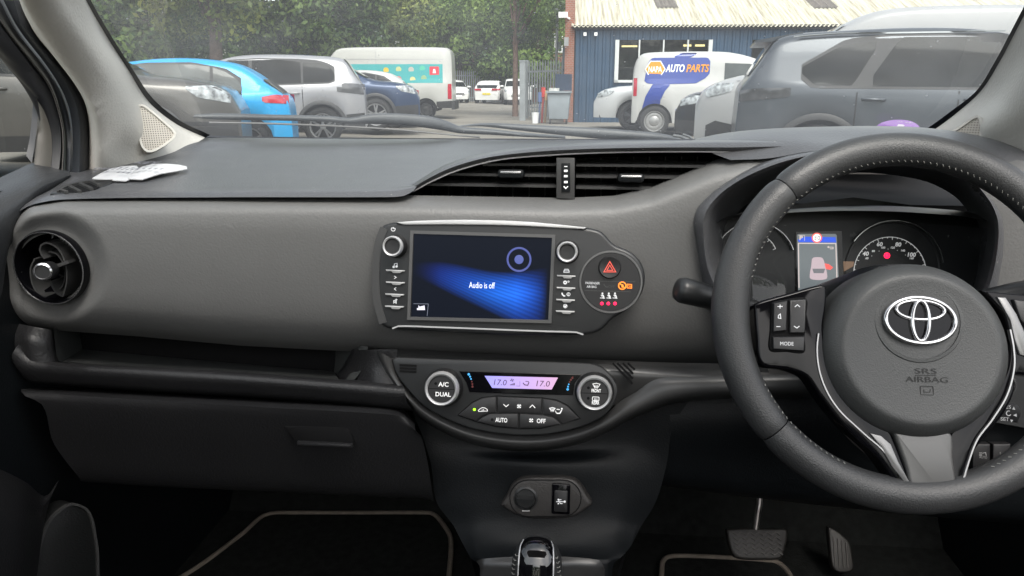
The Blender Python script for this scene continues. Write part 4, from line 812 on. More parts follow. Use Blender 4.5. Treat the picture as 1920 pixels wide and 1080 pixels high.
for x0, x1, k in ((655, 745, 0), (757, 848, 1)):
    b_ = MB().prism(f, qs((x0, 842), (x1, 842), (x1, 965), (x0, 965)), -.01, .002, .002).obj('switch', 'btn', e, 30); mb = MB()
    if not k: mb.text(f, 'AUTO', qs((706, 908))[0], 13 * mm, 40 * mm, n=.0021).stroke(f, qs((702, 888), (718, 884), (722, 900)), 3 * mm, .002, .0025); [mb.stroke(f, qs((686, y), (700, y)), 3 * mm, .002, .0025) for y in (886, 893, 900)]
    else: mb.stroke(f, qs((792, 882), (792, 920)), 2.5 * mm, .002, .0025).stroke(f, qs((806, 914), (815, 885), (822, 915)), 4 * mm, .002, .0025)
    mb.obj('symbol', mat('faint_print', (.25, .25, .25), .5, var=0), b_, 0)
# ================================================================ GEAR LEVER
gp = P(1008, 1003, .70); f = Fr(P(1008, 1050, .69), (0, -.8, .62)); gc = P(1008, 1006, .70)
gl = empty('gear_lever', P(1008, 1130, .72), 'glossy black automatic gear knob with stitched leather sides', 'gear lever')
kw = .0275
def knob(u, v):                       # superellipsoid-like pear, long axis along dropping axis
    th, ph = u, v; ax = Vector((0, -.25, -1)).normalized(); fx = Vector((0, -1, .25)).normalized(); lx = Vector((1, 0, 0))
    t = ph
    w_ = lin([(0, 0), (.008, .22), (.02, .36), (.045, .52), (.09, .68), (.16, .83), (.26, .94), (.42, 1.0), (.7, .97), (1, .8)], t)
    return gc + ax * (t * .085) + lx * (kw * w_ * math.copysign(abs(math.cos(th)) ** .85, math.cos(th))) + fx * (.026 * w_ * math.copysign(abs(math.sin(th)) ** .85, math.sin(th)))
def kp(th0, th1, name, m, off=1.0, n=24):
    ts = [(k / 30) ** 2 for k in range(31)]
    G = [[gc + (knob(th0 + (th1 - th0) * i / n, t) - gc - Vector((0, -.25, -1)).normalized() * t * .085) * off + Vector((0, -.25, -1)).normalized() * (t * .085 - (off - 1) * .02) for i in range(n + 1)] for t in ts]
    return MB().grid(G).obj(name, m, gl, 60)
kp(0, 2 * math.pi, 'leather_grip', 'leather', 1.0, 40)
def wd_(t): return lin([(0, 0), (.008, .22), (.02, .36), (.045, .52), (.09, .68), (.16, .83), (.26, .94), (.42, 1.0), (.7, .97), (1, .8)], t)
def kband(s_, t, off): return knob(math.acos(max(-1, min(1, s_ / max(.01, wd_(t)))) ** 1) if abs(s_) < wd_(t) else (0 if s_ > 0 else math.pi), t) + Vector((0, -.25, -1)).normalized() * -off * .3 + Vector((0, -off, off * .3))
G = [[kband(.60 * (1 - 2 * i / 20), t, .0014) for i in range(21)] for t in [(k / 30) ** 2 for k in range(31)]]
MB().grid(G).obj('gloss_insert', mat('knob_lacquer', (.004, .004, .005), .07, coat=.8, var=0), gl, 60)
mb = MB()
for s_ in (-.62, .62): mb.tube([kband(s_, t, .0012) for t in [.05 + .95 * k / 24 for k in range(25)]], .0009, 6)
mb.obj('trim_line', 'satin', gl, 60)
mb = MB()
for th in (R(32), R(148)):
    for k in range(14):
        t = .2 + .055 * k; p = knob(th, t); c_ = gc + Vector((0, -.25, -1)).normalized() * (t * .085); d = (p - c_).normalized() * .0008
        a = knob(th - .12, t - .012) + d; b = knob(th + .12, t - .012) + d; p = p + d; mb.tube([a, p], .0005, 5); mb.tube([b, p], .0005, 5)
mb.obj('stitching', 'stitch', gl, 0)
MB().tube([gc + Vector((0, -.01, -.07)), gc + Vector((0, -.0, -.14))], .012, 16).obj('shaft', 'deep', gl)
# ================================================================ FOOTWELLS
FZ = CAMZ - .85
MB().grid([[Vector((x, y, FZ + (max(0, y - 1.32) * 1.1))) for x in (-.80, -.3, -.2, 0, .1, .3, .9)] for y in (-1.6, 0, .8, 1.2, 1.32, 1.45, 1.7, 1.9)]).obj('car_floor', 'carpet', None, 40, kind='structure')
mb = MB().loft([[P(95, 640, 1.0), P(1900, 700, 1.02)], [P(150, 1000, 1.6), P(1900, 1000, 1.6)]], 4, 4)
fw_ = [Vector((-.74, 1.5, CAMZ - .16)), Vector((.66, 1.5, CAMZ - .16))]
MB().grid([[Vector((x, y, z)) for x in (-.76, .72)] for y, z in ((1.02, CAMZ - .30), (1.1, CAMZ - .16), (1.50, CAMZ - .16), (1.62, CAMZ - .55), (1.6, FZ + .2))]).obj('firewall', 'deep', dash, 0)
fm = empty('passenger_floor_mat', PZ(600, 1000, FZ + .01), 'black passenger floor mat edged with beige piping', 'floor mat')
pl = [(200, 1150), (345, 1080), (450, 1005), (490, 970), (510, 963), (540, 962), (660, 962), (790, 962), (812, 964), (832, 985), (845, 1010), (842, 1080), (835, 1150)]
g = [PZ(x, y, FZ + .012) for x, y in pl]
def matsheet(g, fm):
    mb = MB(); mb.add([*g, *[p - Vector((0, 0, .01)) for p in g]], [tuple(range(len(g)))] + [(i, i + 1, len(g) + i + 1, len(g) + i) for i in range(len(g) - 1)]); mb.obj('mat_surface', 'carpet', fm, 0)
    MB().tube(cr(g, 80), .0048, 8).obj('edge_piping', 'piping', fm, 60)
matsheet(g, fm)
fm = empty('driver_floor_mat', PZ(1360, 1080, FZ + .01), 'black driver floor mat with beige edging below the brake pedal', 'floor mat')
g = [PZ(x, y, FZ + .012) for x, y in [(1225, 1150), (1240, 1080), (1242, 1055), (1250, 1046), (1270, 1043), (1340, 1045), (1420, 1050), (1455, 1054), (1472, 1066), (1484, 1085), (1500, 1150)]]
matsheet(g, fm)
# pedals
fb = Fr(P(1418, 1018, 1.12), (0, -1, .75)); zb = Z(1180, 860, .38542); qb = lambda *a: fb.uvs(zb(*a)); mbp = fb.m(1418, 1018) * .385
bp_ = empty('brake_pedal', P(1418, 1045, 1.14), 'wide ribbed rubber brake pedal on a steel arm', 'pedal')
MB().prism(fb, sm(qb((470, 342), (530, 338), (700, 340), (762, 345), (766, 390), (752, 450), (735, 486), (640, 492), (540, 488), (505, 470), (482, 410)), 40), -.012, .004, .004, 3).obj('pedal_pad', 'prub', bp_, 30)
mb = MB()
for r_ in range(5):
    y = 368 + r_ * 24
    pts = []; x = 500 + r_ * 3; k = 0
    while x < 752: pts.append((x, y - 9 + (14 if k % 2 else 0))); x += 21; k += 1
    mb.stroke(fb, qb(*pts), 5 * mbp, .003, .007)
mb.obj('tread_pattern', mat('tread_rubber', (.05, .045, .04), .45), bp_, 20)
MB().tube([P(1416, 995, 1.13), P(1420, 965, 1.15), P(1424, 945, 1.16), P(1426, 900, 1.17)], .0052, 10).obj('pedal_arm', 'steel', bp_)
fb2 = Fr(P(1578, 1030, 1.22), (0, -1, .7)); qb = lambda *a: fb2.uvs(zb(*a)); mb2 = fb2.m(1578, 1030) * .385
ap = empty('accelerator_pedal', P(1585, 1075, 1.24), 'long narrow black accelerator pedal right of the brake pedal', 'pedal')
MB().prism(fb2, sm(qb((965, 330), (1000, 345), (1060, 395), (1078, 430), (1085, 480), (1090, 530), (1070, 552), (1010, 550), (985, 520), (975, 440)), 36), -.012, .002, .004, 3).obj('pedal_pad', 'prub', ap, 30)
mb = MB(); [mb.stroke(fb2, qb((990 + k * 20, 380 + k * 8), (1000 + k * 20, 530)), 4 * mb2, .002, .004) for k in range(4)]; mb.obj('ribs', mat('pedal_rib', (.05, .045, .04), .5), ap, 0)
# ================================================================ DOOR (left)
dr = empty('passenger_door', PX(0, 1000, -.72), 'black inner side of the front passenger door with window frame and speaker', 'car door')
YX = lambda x, y, X: PX(x, y, X)
mb = MB().grid([[Vector((-.70 - .03 * math.sin(k / 9 * 3.1) * 0 - (.02 if z < -.5 else 0), y, CAMZ + z)) for k, y in enumerate([-.6 + .27 * i for i in range(10)])] for z in (-.12, -.2, -.35, -.5, -.56, -.7, -.86)])
mb.obj('door_panel', 'black', dr, 60)
# armrest / pocket bulge lower left
mb = MB().loft([[PX(-60, 860, -.70), PX(0, 880, -.70), PX(50, 905, -.70), PX(85, 930, -.70), PX(110, 900, -.70)], [PX(-60, 940, -.66), PX(0, 930, -.66), PX(45, 940, -.665), PX(70, 960, -.675), PX(90, 950, -.69)], [PX(-80, 1020, -.63), PX(0, 1000, -.64), PX(40, 1010, -.645), PX(62, 1030, -.66), PX(75, 1035, -.68)], [PX(-80, 1150, -.62), PX(0, 1150, -.63), PX(35, 1150, -.64), PX(55, 1150, -.66), PX(62, 1150, -.68)]], 24, 24); mb.obj('door_pocket', 'lower', dr, 60)
fsp = Fr(PX(125, 1020, -.675), (1, -.45, .1))
ep = sm(fsp.uvs([(64, 1100), (70, 1040), (90, 980), (120, 950), (140, 945), (165, 960), (178, 1010), (182, 1060), (176, 1110), (120, 1150)]), 50)
spk = MB().prism(fsp, ep, -.03, 0, .003).obj('speaker_grille', mat('speaker_mesh', (.006, .0065, .0065), .5, grain=.4, gs=500), dr, 30)
MB().stroke(fsp, ep, .003, -.002, .003, True).obj('speaker_ring', 'bezel2', spk, 30)
# door top cap
mb = MB().loft([[PX(-40, 352, -.735), PX(0, 333, -.735), PX(35, 317, -.735), PX(60, 306, -.735), PX(80, 304, -.735)], [PX(-40, 362, -.72), PX(0, 345, -.72), PX(40, 326, -.72), PX(70, 316, -.715), PX(104, 316, -.71)], [PX(-40, 395, -.69), PX(0, 372, -.69), PX(40, 350, -.69), PX(80, 333, -.69), PX(130, 322, -.685)], [PX(-40, 440, -.675), PX(0, 415, -.675), PX(30, 388, -.675), PX(75, 352, -.675), PX(132, 330, -.68)], [PX(-60, 640, -.685), PX(0, 560, -.685), PX(15, 470, -.685), PX(60, 400, -.69), PX(120, 360, -.7)]], 30, 24); mb.obj('door_top_cap', 'doorcap', dr, 60)
zs = Z(0, 60, .31496)
def strip(cols, name, m, par, nu=50, nv=8): return MB().loft([[PX(x, y, X) for x, y in zs(*pts)] for pts, X in cols], nu, nv).obj(name, m, par, 60)
def ex(pts): return pts
e0 = [(150, -190), (190, -20), (330, 160), (440, 300), (500, 410), (525, 540), (528, 700), (522, 850), (520, 900)]    # trim edge
e1 = [(20, -190), (110, -20), (270, 190), (360, 330), (410, 450), (432, 580), (432, 720), (425, 860), (420, 900)]
e2 = [(-20, -190), (85, 0), (230, 180), (320, 320), (370, 470), (398, 620), (400, 720), (400, 850), (400, 880)]
e3 = [(-80, -190), (60, 10), (200, 190), (290, 310), (340, 430), (372, 560), (380, 680), (374, 820), (370, 860)]
e4 = [(-160, -190), (10, 20), (110, 140), (210, 260), (275, 370), (310, 480), (330, 600), (330, 720), (318, 830)]
e5 = [(-240, -190), (-20, 60), (60, 150), (140, 240), (215, 360), (270, 450), (300, 560), (308, 700), (300, 826)]
e6 = [(-300, -190), (-60, 90), (10, 165), (80, 250), (160, 335), (205, 385), (210, 392), (212, 396), (214, 400)]
strip([(e0, -.695), (e0, -.69), ([((a[0] + b[0]) / 2, (a[1] + b[1]) / 2) for a, b in zip(e0, e1)], -.685), (e1, -.70)], 'pillar_weatherstrip', 'rubber', dr)
strip([(e1, -.712), ([((a[0] + b[0]) / 2, (a[1] + b[1]) / 2) for a, b in zip(e1, e2)], -.70), (e2, -.705), (e3, -.72)], 'door_seal', 'rubber', dr)
strip([(e3, -.715), ([((a[0] + b[0]) / 2, (a[1] + b[1]) / 2) for a, b in zip(e3, e4)], -.708), (e4, -.712), (e5, -.718), (e6, -.735)], 'window_frame', mat('frame_black', (.014, .015, .018), .4, var=.1), dr)
strip([([(x + 3, y) for x, y in e3], -.712), ([(x - 2, y) for x, y in e3], -.706), ([(x - 8, y) for x, y in e3], -.709)], 'seal_lip', mat('seal_lip_grey', (.12, .115, .11), .4), dr)
MB().loft([[PX(x, y, -.717) for x, y in zs((214, 396), (262, 470), (300, 580), (310, 700), (300, 828))], [PX(x, y, -.722) for x, y in zs((222, 400), (240, 480), (262, 600), (262, 720), (250, 815))], [PX(x, y, -.73) for x, y in zs((212, 400), (232, 500), (215, 640), (205, 740), (200, 785))]], 24, 10).obj('mirror_corner_trim', mat('corner_trim', (.10, .095, .085), .4, var=.15), dr, 60)
MB().loft([[PX(x, y, -.735) for x, y in zs((200, 385), (190, 500), (175, 640), (155, 735))], [PX(x, y, -.728) for x, y in zs((218, 400), (225, 510), (208, 660), (190, 780))]], 16, 4).obj('window_channel', 'rubber', dr, 60)
MB().grid([[Vector((-.738 + .05 * (-(z + .12) if z > -.12 else 0), y, CAMZ + z)) for y in (-.6, .2, 1.0)] for z in (-.2, -.12, .1, .35)]).obj('window_glass', 'side', dr, 60)
# ================================================================ WINDSCREEN
ws = empty('windscreen', P(900, 262, 1.40), 'wide laminated windscreen with a black edge border, light dust and a painted-in haze', 'windscreen')
edgeL = [(385, 258, 1.235), (330, 232, 1.17), (280, 192, 1.11), (240, 130, 1.03), (200, 68, .95), (162, 2, .87), (120, -80, .78)]
edgeR = [(1728, 252, 1.17), (1745, 247, 1.16), (1790, 215, 1.13), (1838, 172, 1.09), (1872, 120, 1.04), (1905, 58, .97), (1935, 0, .91), (1975, -80, .83)]
def glassrow(yl, t):
    a, b = cr([P(*p) for p in edgeL], 50)[int(49 * t)], cr([P(*p) for p in edgeR], 50)[int(49 * t)]
    bow = .17 * (1 - .25 * t); n = 24; o = []
    a = a + Vector((-.05, -.015, .01)); b = b + Vector((.05, -.015, .01))
    for k in range(n + 1):
        s = k / n; p = a.lerp(b, s); p.y += bow * 4 * s * (1 - s); o.append(p)
    return o
Gw = [[p + Vector((0, .06, -.045)) for p in glassrow(0, 0)]] + [glassrow(0, t) for t in (0, .1, .25, .4, .55, .7, .85, 1)]
last = Gw[-1]; Gw.append([p + Vector((0, -.3, .155)) for p in last])
MB().grid(Gw).obj('glass_pane', 'pane', ws, 60)
# bottom of glass edge, dark border
bb = [(385, 259, 1.25), (600, 262, 1.36), (900, 264, 1.405), (1300, 265, 1.38), (1500, 262, 1.3), (1728, 252, 1.18)]
MB().loft([bb, [(x, y - 4.5, Y + .005) for x, y, Y in bb]], 60, 3).loft([edgeL, [(x + 9, y - 5 if i < 3 else y, Y + .004) for i, (x, y, Y) in enumerate(edgeL)]], 50, 3).loft([edgeR, [(x - 9, y - 5 if i < 3 else y, Y + .004) for i, (x, y, Y) in enumerate(edgeR)]], 50, 3).obj('black_border', 'frit', ws, 0)
fst = Fr(P(1686, 232, 1.2), (-.15, -1, .62)); zt = Z(1620, 200, .15625)
stk = MB().prism(fst, sm(fst.uvs(zt((110, 300), (130, 262), (180, 210), (280, 172), (420, 158), (560, 175), (640, 215), (672, 258), (668, 300), (640, 350), (500, 400), (300, 400), (150, 360))), 40), 0, .0004)
st_ = stk.obj('round_sticker', 'purple', None, 0, label='purple oval sticker on the windscreen just above the steering wheel', cat='sticker')
mb = MB().stroke(fst, fst.uvs(zt((370, 300), (420, 225), (460, 228), (478, 240))), 30 * fst.m(1686, 232) * .156, .0004, .0007)
ms_ = fst.m(1686, 232) * .156
mb.text(fst, 'ULA', fst.uvs(zt((430, 185)))[0], 15 * ms_, 60 * ms_, n=.0005).text(fst, 'POWER', fst.uvs(zt((545, 195)))[0], 15 * ms_, 95 * ms_, n=.0005, ); mb.obj('sticker_print', 'stickerw', st_, 0)
# ---- pillar trims
def trim(name, label, cols, nu=50, nv=24):
    e = empty(name, cols[len(cols) // 2][0] if isinstance(cols[len(cols) // 2][0], Vector) else P(*cols[len(cols) // 2][0]), label, 'pillar trim'); MB().loft(cols, nu, nv).obj('trim_panel', 'beige', e, 60); return e
c0 = [PX(x, y, -.694) for x, y in zs(*e0[::-1])]
cL = [c0, [(192, 330, .99), (190, 290, .97), (188, 250, .95), (182, 215, .92), (150, 158, .885), (100, 90, .83), (60, 30, .78), (20, -50, .72)],
  [(235, 318, 1.02), (222, 280, 1.0), (222, 240, .97), (212, 200, .94), (185, 140, .89), (140, 70, .83), (100, 10, .78), (60, -60, .72)],
  [(320, 300, 1.10), (290, 275, 1.07), (262, 235, 1.03), (236, 180, .98), (205, 120, .92), (165, 55, .86), (130, -5, .81), (90, -70, .75)],
  [(372, 266, 1.19), (352, 258, 1.17), (314, 232, 1.13), (268, 186, 1.08), (230, 125, 1.0), (192, 68, .93), (156, 2, .85), (112, -80, .76)],
  [P(*p) for p in edgeL]]
tl = trim('windscreen_pillar_trim', 'beige grained trim of the left windscreen pillar above the papers', cL)
def grill(e, poly, Yc, N, z):
    f = Fr(P(*poly[0], Yc), N); pts = sm(f.uvs(poly), 40)
    g_ = MB().prism(f, pts, -.02, .002, .0015).obj('speaker_grille', 'grille', e, 30); MB().stroke(f, pts, .003, 0, .004, True).obj('grille_rim', 'beige', e, 40)
    mb = MB(); us = [p[0] for p in pts]; vs = [p[1] for p in pts]; d = .0032; v = min(vs)
    cx, cy = sum(us) / 40, sum(vs) / 40
    while v < max(vs):
        u = min(us)
        while u < max(us):
            if inside((cx + (u - cx) * 1.08, cy + (v - cy) * 1.08), pts): mb.prism(f, circ((u, v), .0009, 5), .001, .0023)
            u += d
        v += d
    mb.obj('grille_holes', mat('grille_hole', (.12, .11, .09), .8, var=0), g_, 0)
grill(tl, [(257, 212), (258, 202), (263, 198), (270, 200), (285, 211), (305, 228), (325, 247), (327, 255), (318, 265), (300, 277), (285, 284), (275, 284), (267, 276), (262, 260), (258, 238)], 1.045, (.8, -1, .35), 0)
cR = [[P(*p) for p in edgeR], [(1765, 262, 1.13), (1778, 255, 1.12), (1812, 226, 1.09), (1860, 180, 1.05), (1895, 128, 1.0), (1930, 62, .93), (1962, 0, .87), (2005, -80, .79)],
  [(1835, 300, 1.05), (1838, 290, 1.04), (1850, 240, 1.01), (1890, 190, .98), (1930, 135, .93), (1970, 70, .87), (2000, 0, .81), (2040, -80, .74)],
  [(1900, 320, 1.0), (1905, 300, .99), (1915, 250, .97), (1930, 200, .94), (1960, 140, .9), (2000, 70, .85), (2040, 0, .79), (2080, -80, .72)],
  [(1990, 340, .95), (1992, 300, .94), (2000, 250, .92), (2010, 200, .89), (2040, 140, .84), (2080, 70, .79), (2120, 0, .73), (2160, -80, .66)]]
trr = trim('windscreen_pillar_trim', 'beige grained trim of the right windscreen pillar behind the wheel rim', cR)
for o in (tl, trr): o['group'] = 'windscreen pillar trims'
grill(trr, [(1838, 222), (1833, 219), (1826, 222), (1800, 240), (1776, 257), (1790, 272), (1832, 292), (1838, 290), (1842, 240)], 1.035, (-.8, -1, .3), 0)
mb = MB().loft([[(1860, 290, .99), (1920, 300, .97), (2000, 320, .95)], [(1850, 294, .93), (1920, 312, .92), (2000, 335, .9)], [(1860, 300, .90), (1920, 330, .89), (2000, 350, .88)]], 14, 8); mb.obj('dash_end_cap', 'pad', dash, 60)
# papers
def paper(pts, label, dz, txts, Z0):
    f = Fr(P(265, 325, .95), (.02, -.10, 1), upv=Vector((0, 1, .1))); uv = f.uvs(zd(*pts)); n = len(uv)
    cx, cy = sum(p[0] for p in uv) / n, sum(p[1] for p in uv) / n; 
    dn = lambda p: dz + .003 * noise.noise(Vector((p[0] * 22, p[1] * 14, dz * 99)))
    mb = MB(); ring = [f.at(*p, dn(p)) for p in uv]; mid = [f.at(cx + (p[0] - cx) * .5, cy + (p[1] - cy) * .5, dn((cx + (p[0] - cx) * .5, cy + (p[1] - cy) * .5)) + .003) for p in uv]
    mb.add([*ring, *mid, f.at(cx, cy, dz + .002), *[q_ - Vector((0, 0, .0012)) for q_ in ring]], [(i, (i + 1) % n, n + (i + 1) % n, n + i) for i in range(n)] + [(n + i, n + (i + 1) % n, 2 * n) for i in range(n)] + [(i, 2 * n + 1 + i, 2 * n + 1 + (i + 1) % n, (i + 1) % n) for i in range(n)])
    o = mb.obj('paper', 'paper', None, 30, label=label, cat='paper', group='papers on the dashboard'); mb = MB()
    for tx, c_, w_, h_ in txts: mb.text(f, tx, f.uvs(zd(c_))[0], h_, w_, n=dz + .0065)
    mb.obj('print', 'ink', o, 0)
paper([(595, 288), (700, 230), (820, 185), (960, 155), (1130, 142), (1160, 170), (1120, 215), (1040, 300), (1000, 314), (800, 302)], 'crumpled white paper lying left on the dashboard top by the demister vent', .001, [('iiiiiiiiii', (900, 240), .06, .012), ('i i iii', (850, 275), .05, .008)], 0)
paper([(1030, 300), (1100, 215), (1200, 165), (1330, 135), (1500, 137), (1640, 150), (1730, 160), (1735, 178), (1600, 210), (1420, 250), (1330, 275), (1200, 313)], 'white paper slip with KEY print lying right of the other sheet', .003, [('KEY', (1270, 182), .03, .016), ('iiiiiiii', (1200, 250), .06, .008)], 0)
# side wall; partial roof added unseen, cut short to shape light and reflections
rsw = MB().grid([[Vector((.70, y, CAMZ + z)) for y in (-.6, .3, 1.0, 1.9)] for z in (-.22, -.5, -.9)]).obj('driver_door', 'black', None, 0, label='black lower door wall at the far right of the driver footwell', cat='car door')
rf = MB().grid([[Vector((x, y, CAMZ + z)) for x in (-.62, -.45, 0, .45, .55)] for y, z in ((.42, .275), (.35, .31), (0, .34), (-.25, .335))]).obj('headliner', 'headl', None, 60, label='pale fabric headliner added unseen above the camera, cut short to let light in', cat='headliner')
# unseen front seats, added to block light reaching the footwells
M['seat'] = mat('seat_cloth', (.02, .02, .021), .9, grain=.8, gs=250)
for sx_, lb in ((-.47, 'dark cloth passenger seat left of the camera, unseen, added to block light'), (.36, 'dark cloth driver seat right of the camera, unseen, added to block light')):
    st = empty('unseen_front_seat', (sx_, 0, FZ), lb, 'car seat', 'unseen front seats')
    f_ = Fr((sx_ - .25, 0, 0), (-1, 0, 0))
    MB().prism(f_, [(y, z) for y, z in [(.2, FZ + .12), (.2, FZ + .30), (-.30, FZ + .34), (-.36, FZ + .30), (-.36, FZ + .14)]], -.5, 0, .04, 3).obj('seat_cushion', 'seat', st, 40)
    MB().prism(f_, [(y, z) for y, z in [(.18, FZ + .2), (.24, FZ + .32), (.42, FZ + .80), (.52, FZ + .80), (.36, FZ + .2)]], -.5, 0, .04, 3).obj('seat_back', 'seat', st, 40)
# wipers and cowl outside
cw = MB().loft([[(250, 266, 1.30), (385, 268, 1.33), (600, 268, 1.44), (900, 270, 1.50), (1300, 270, 1.46), (1740, 262, 1.3)], [(250, 262, 1.5), (385, 262, 1.52), (600, 262, 1.6), (900, 262, 1.64), (1300, 262, 1.6), (1740, 258, 1.5)], [(250, 262, 1.7), (600, 262, 1.8), (900, 262, 1.85), (1300, 262, 1.8), (1740, 262, 1.7)], [(250, 290, 2.4), (600, 290, 2.5), (900, 290, 2.5), (1300, 290, 2.5), (1740, 290, 2.4)]], 30, 20)
cw.obj('own_bonnet', mat('bonnet_paint', (.02, .022, .025), .2, coat=.5), None, 60, label='dark cowl and bonnet of the car just beyond the windscreen base', cat='bonnet')
M['wip'] = mat('wiper_black', (.055, .06, .065), .45, var=.15, vs=30)
zv = Z(200, 60, .34375)
wp = empty('windscreen_wiper', P(900, 262, 1.5), 'long black wiper arm lying left across the bottom of the windscreen', 'wiper', 'windscreen wipers')
def rib(top, bot, Y0, Y1, name, par, m='wip', th=.012):
    T = [P(x, y, Y0 + (Y1 - Y0) * i / (len(top) - 1)) for i, (x, y) in enumerate(top)]; B = [P(x, y, Y0 + (Y1 - Y0) * i / (len(bot) - 1)) for i, (x, y) in enumerate(bot)]
    MB().loft([[p + Vector((0, th, 0)) for p in T], T, [(a + b) / 2 + Vector((0, -th * .4, 0)) for a, b in zip(T, B)], B, [p + Vector((0, th, 0)) for p in B]], 60, 12).obj(name, m, par, 50)
rib(zv((480, 452), (600, 446), (900, 452), (1210, 460), (1320, 470), (1420, 452), (1520, 446), (1640, 450), (1760, 462), (1860, 490), (1920, 515)) + [(925, 243), (990, 250), (1060, 255)],
    zv((478, 470), (600, 478), (900, 482), (1210, 490), (1320, 500), (1420, 500), (1520, 502), (1640, 510), (1760, 524), (1860, 540), (1920, 552)) + [(925, 253), (990, 257), (1060, 260)], 1.30, 1.50, 'wiper_arm', wp)
rib(zv((560, 490), (900, 496), (1300, 512), (1600, 530), (1850, 556)) + [(900, 256)], zv((560, 500), (900, 505), (1300, 521), (1600, 540), (1850, 562)) + [(900, 259)], 1.29, 1.44, 'wiper_blade', wp, mat('wiper_blade_grey', (.16, .155, .15), .5), .006)
zx2 = Z(780, 60, .27083)
wp = empty('windscreen_wiper', P(1280, 262, 1.5), 'second wiper arm low across the middle of the windscreen, ending by the binnacle', 'wiper', 'windscreen wipers')
rib(zx2((300, 648), (470, 632), (700, 640), (1000, 655), (1250, 668), (1500, 686), (1650, 700), (1750, 715), (1830, 740)), zx2((330, 655), (470, 655), (700, 680), (1000, 712), (1250, 736), (1500, 748), (1650, 750), (1750, 752), (1830, 755)), 1.42, 1.48, 'wiper_arm', wp)
MB().tube([P(1262, 254, 1.46), P(1275, 256, 1.46), P(1290, 262, 1.46)], .003, 8).tube([P(1280, 252, 1.47), P(1292, 256, 1.47), P(1300, 263, 1.47)], .0025, 8).obj('arm_joint', 'wip', wp)
# ================================================================ OUTSIDE
def gz(x): k = max(0, min(1, (-3.5 - x) / 5)); return .13 * k * k * (3 - 2 * k)
M.update(
 cglass=mat('tinted_car_glass', (.008, .010, .011), .05, spec=.14, var=.3, vs=2), cglass2=mat('pale_car_glass', (.06, .07, .07), .05, spec=.35, var=.35, vs=2.5),
 tyre=mat('tyre_rubber', (.018, .018, .018), .75, var=.1, vs=8), alloy=mat('alloy_wheel', (.38, .38, .39), .3, .7, var=0), steelw=mat('steel_wheel', (.28, .28, .275), .4, .4, var=0), dalloy=mat('dark_alloy', (.06, .06, .065), .35, .5, var=0),
 trim=mat('black_cladding', (.022, .022, .023), .55, var=.1, vs=5), seam=mat('panel_gap', (.012, .012, .013), .7, var=0),
 lampc=mat('headlamp_lens', (.30, .32, .33), .1, coat=.5, var=.7, vs=14), lampr=mat('tail_lamp', (.42, .01, .03), .12, coat=1, var=.2, vs=12), lampd=mat('dark_lamp', (.05, .05, .055), .1, coat=1, var=.3, vs=14),
 galv=mat('galvanised_steel', (.26, .28, .29), .5, .2, var=.15, vs=3), plate=mat('number_plate_yellow', (.7, .55, .05), .5, var=0), plug=mat('underbody', (.008, .008, .008), .9, var=0))
def paint(n, c, met=0.3): return mat(n, c, .32, met, coat=.3, spec=.35, var=.03, vs=2)
PF = {
 'hatch': dict(L=4.0, W=1.74, H=1.47, sill=.24, wr=.31, wx=(.62, 3.18), top=[(0, .62), (.03, .90), (.10, .98), (.30, 1.13), (.55, 1.31), (.78, 1.41), (1.3, 1.47), (1.9, 1.45), (2.35, 1.36), (3.05, 1.0), (3.5, .9), (3.85, .76), (4, .6)], belt=[(0, 1.0), (.6, .98), (2.0, .93), (3.1, .88), (4, .8)]),
 'suv': dict(L=4.5, W=1.84, H=1.64, sill=.32, wr=.355, wx=(.80, 3.52), top=[(0, .75), (.02, 1.08), (.08, 1.16), (.22, 1.38), (.34, 1.55), (.52, 1.61), (.9, 1.635), (1.7, 1.655), (2.3, 1.62), (2.65, 1.52), (3.4, 1.14), (4.0, 1.06), (4.35, .95), (4.5, .72)], belt=[(0, 1.16), (.6, 1.12), (2.0, 1.06), (3.4, 1.02), (4.5, .92)]),
 'van': dict(L=4.65, W=1.86, H=1.9, sill=.3, wr=.33, wx=(.72, 3.62), top=[(0, 1.3), (.03, 1.62), (.1, 1.78), (.25, 1.86), (.8, 1.89), (2.2, 1.9), (2.65, 1.85), (2.95, 1.72), (3.7, 1.22), (4.3, 1.08), (4.55, .95), (4.65, .75)], belt=[(0, 1.2), (2.4, 1.15), (3.6, 1.05), (4.65, .95)]),
 'svan': dict(L=4.4, W=1.85, H=1.88, sill=.3, wr=.34, wx=(.52, 3.35), top=[(0, 1.25), (.02, 1.55), (.1, 1.76), (.25, 1.85), (.8, 1.88), (1.8, 1.88), (2.2, 1.85), (2.65, 1.74), (3.1, 1.50), (3.5, 1.22), (4.1, 1.07), (4.32, .95), (4.4, .75)], belt=[(0, 1.2), (2.2, 1.15), (3.4, 1.05), (4.4, .95)]),
 'bigvan': dict(L=5.6, W=2.0, H=2.52, sill=.4, wr=.35, wx=(.95, 4.6), top=[(0, 1.6), (.02, 2.3), (.1, 2.46), (.3, 2.51), (2, 2.53), (3.9, 2.5), (4.2, 2.38), (4.9, 1.5), (5.3, 1.3), (5.5, 1.1), (5.6, .8)], belt=[(0, 1.35), (5.6, 1.1)])}
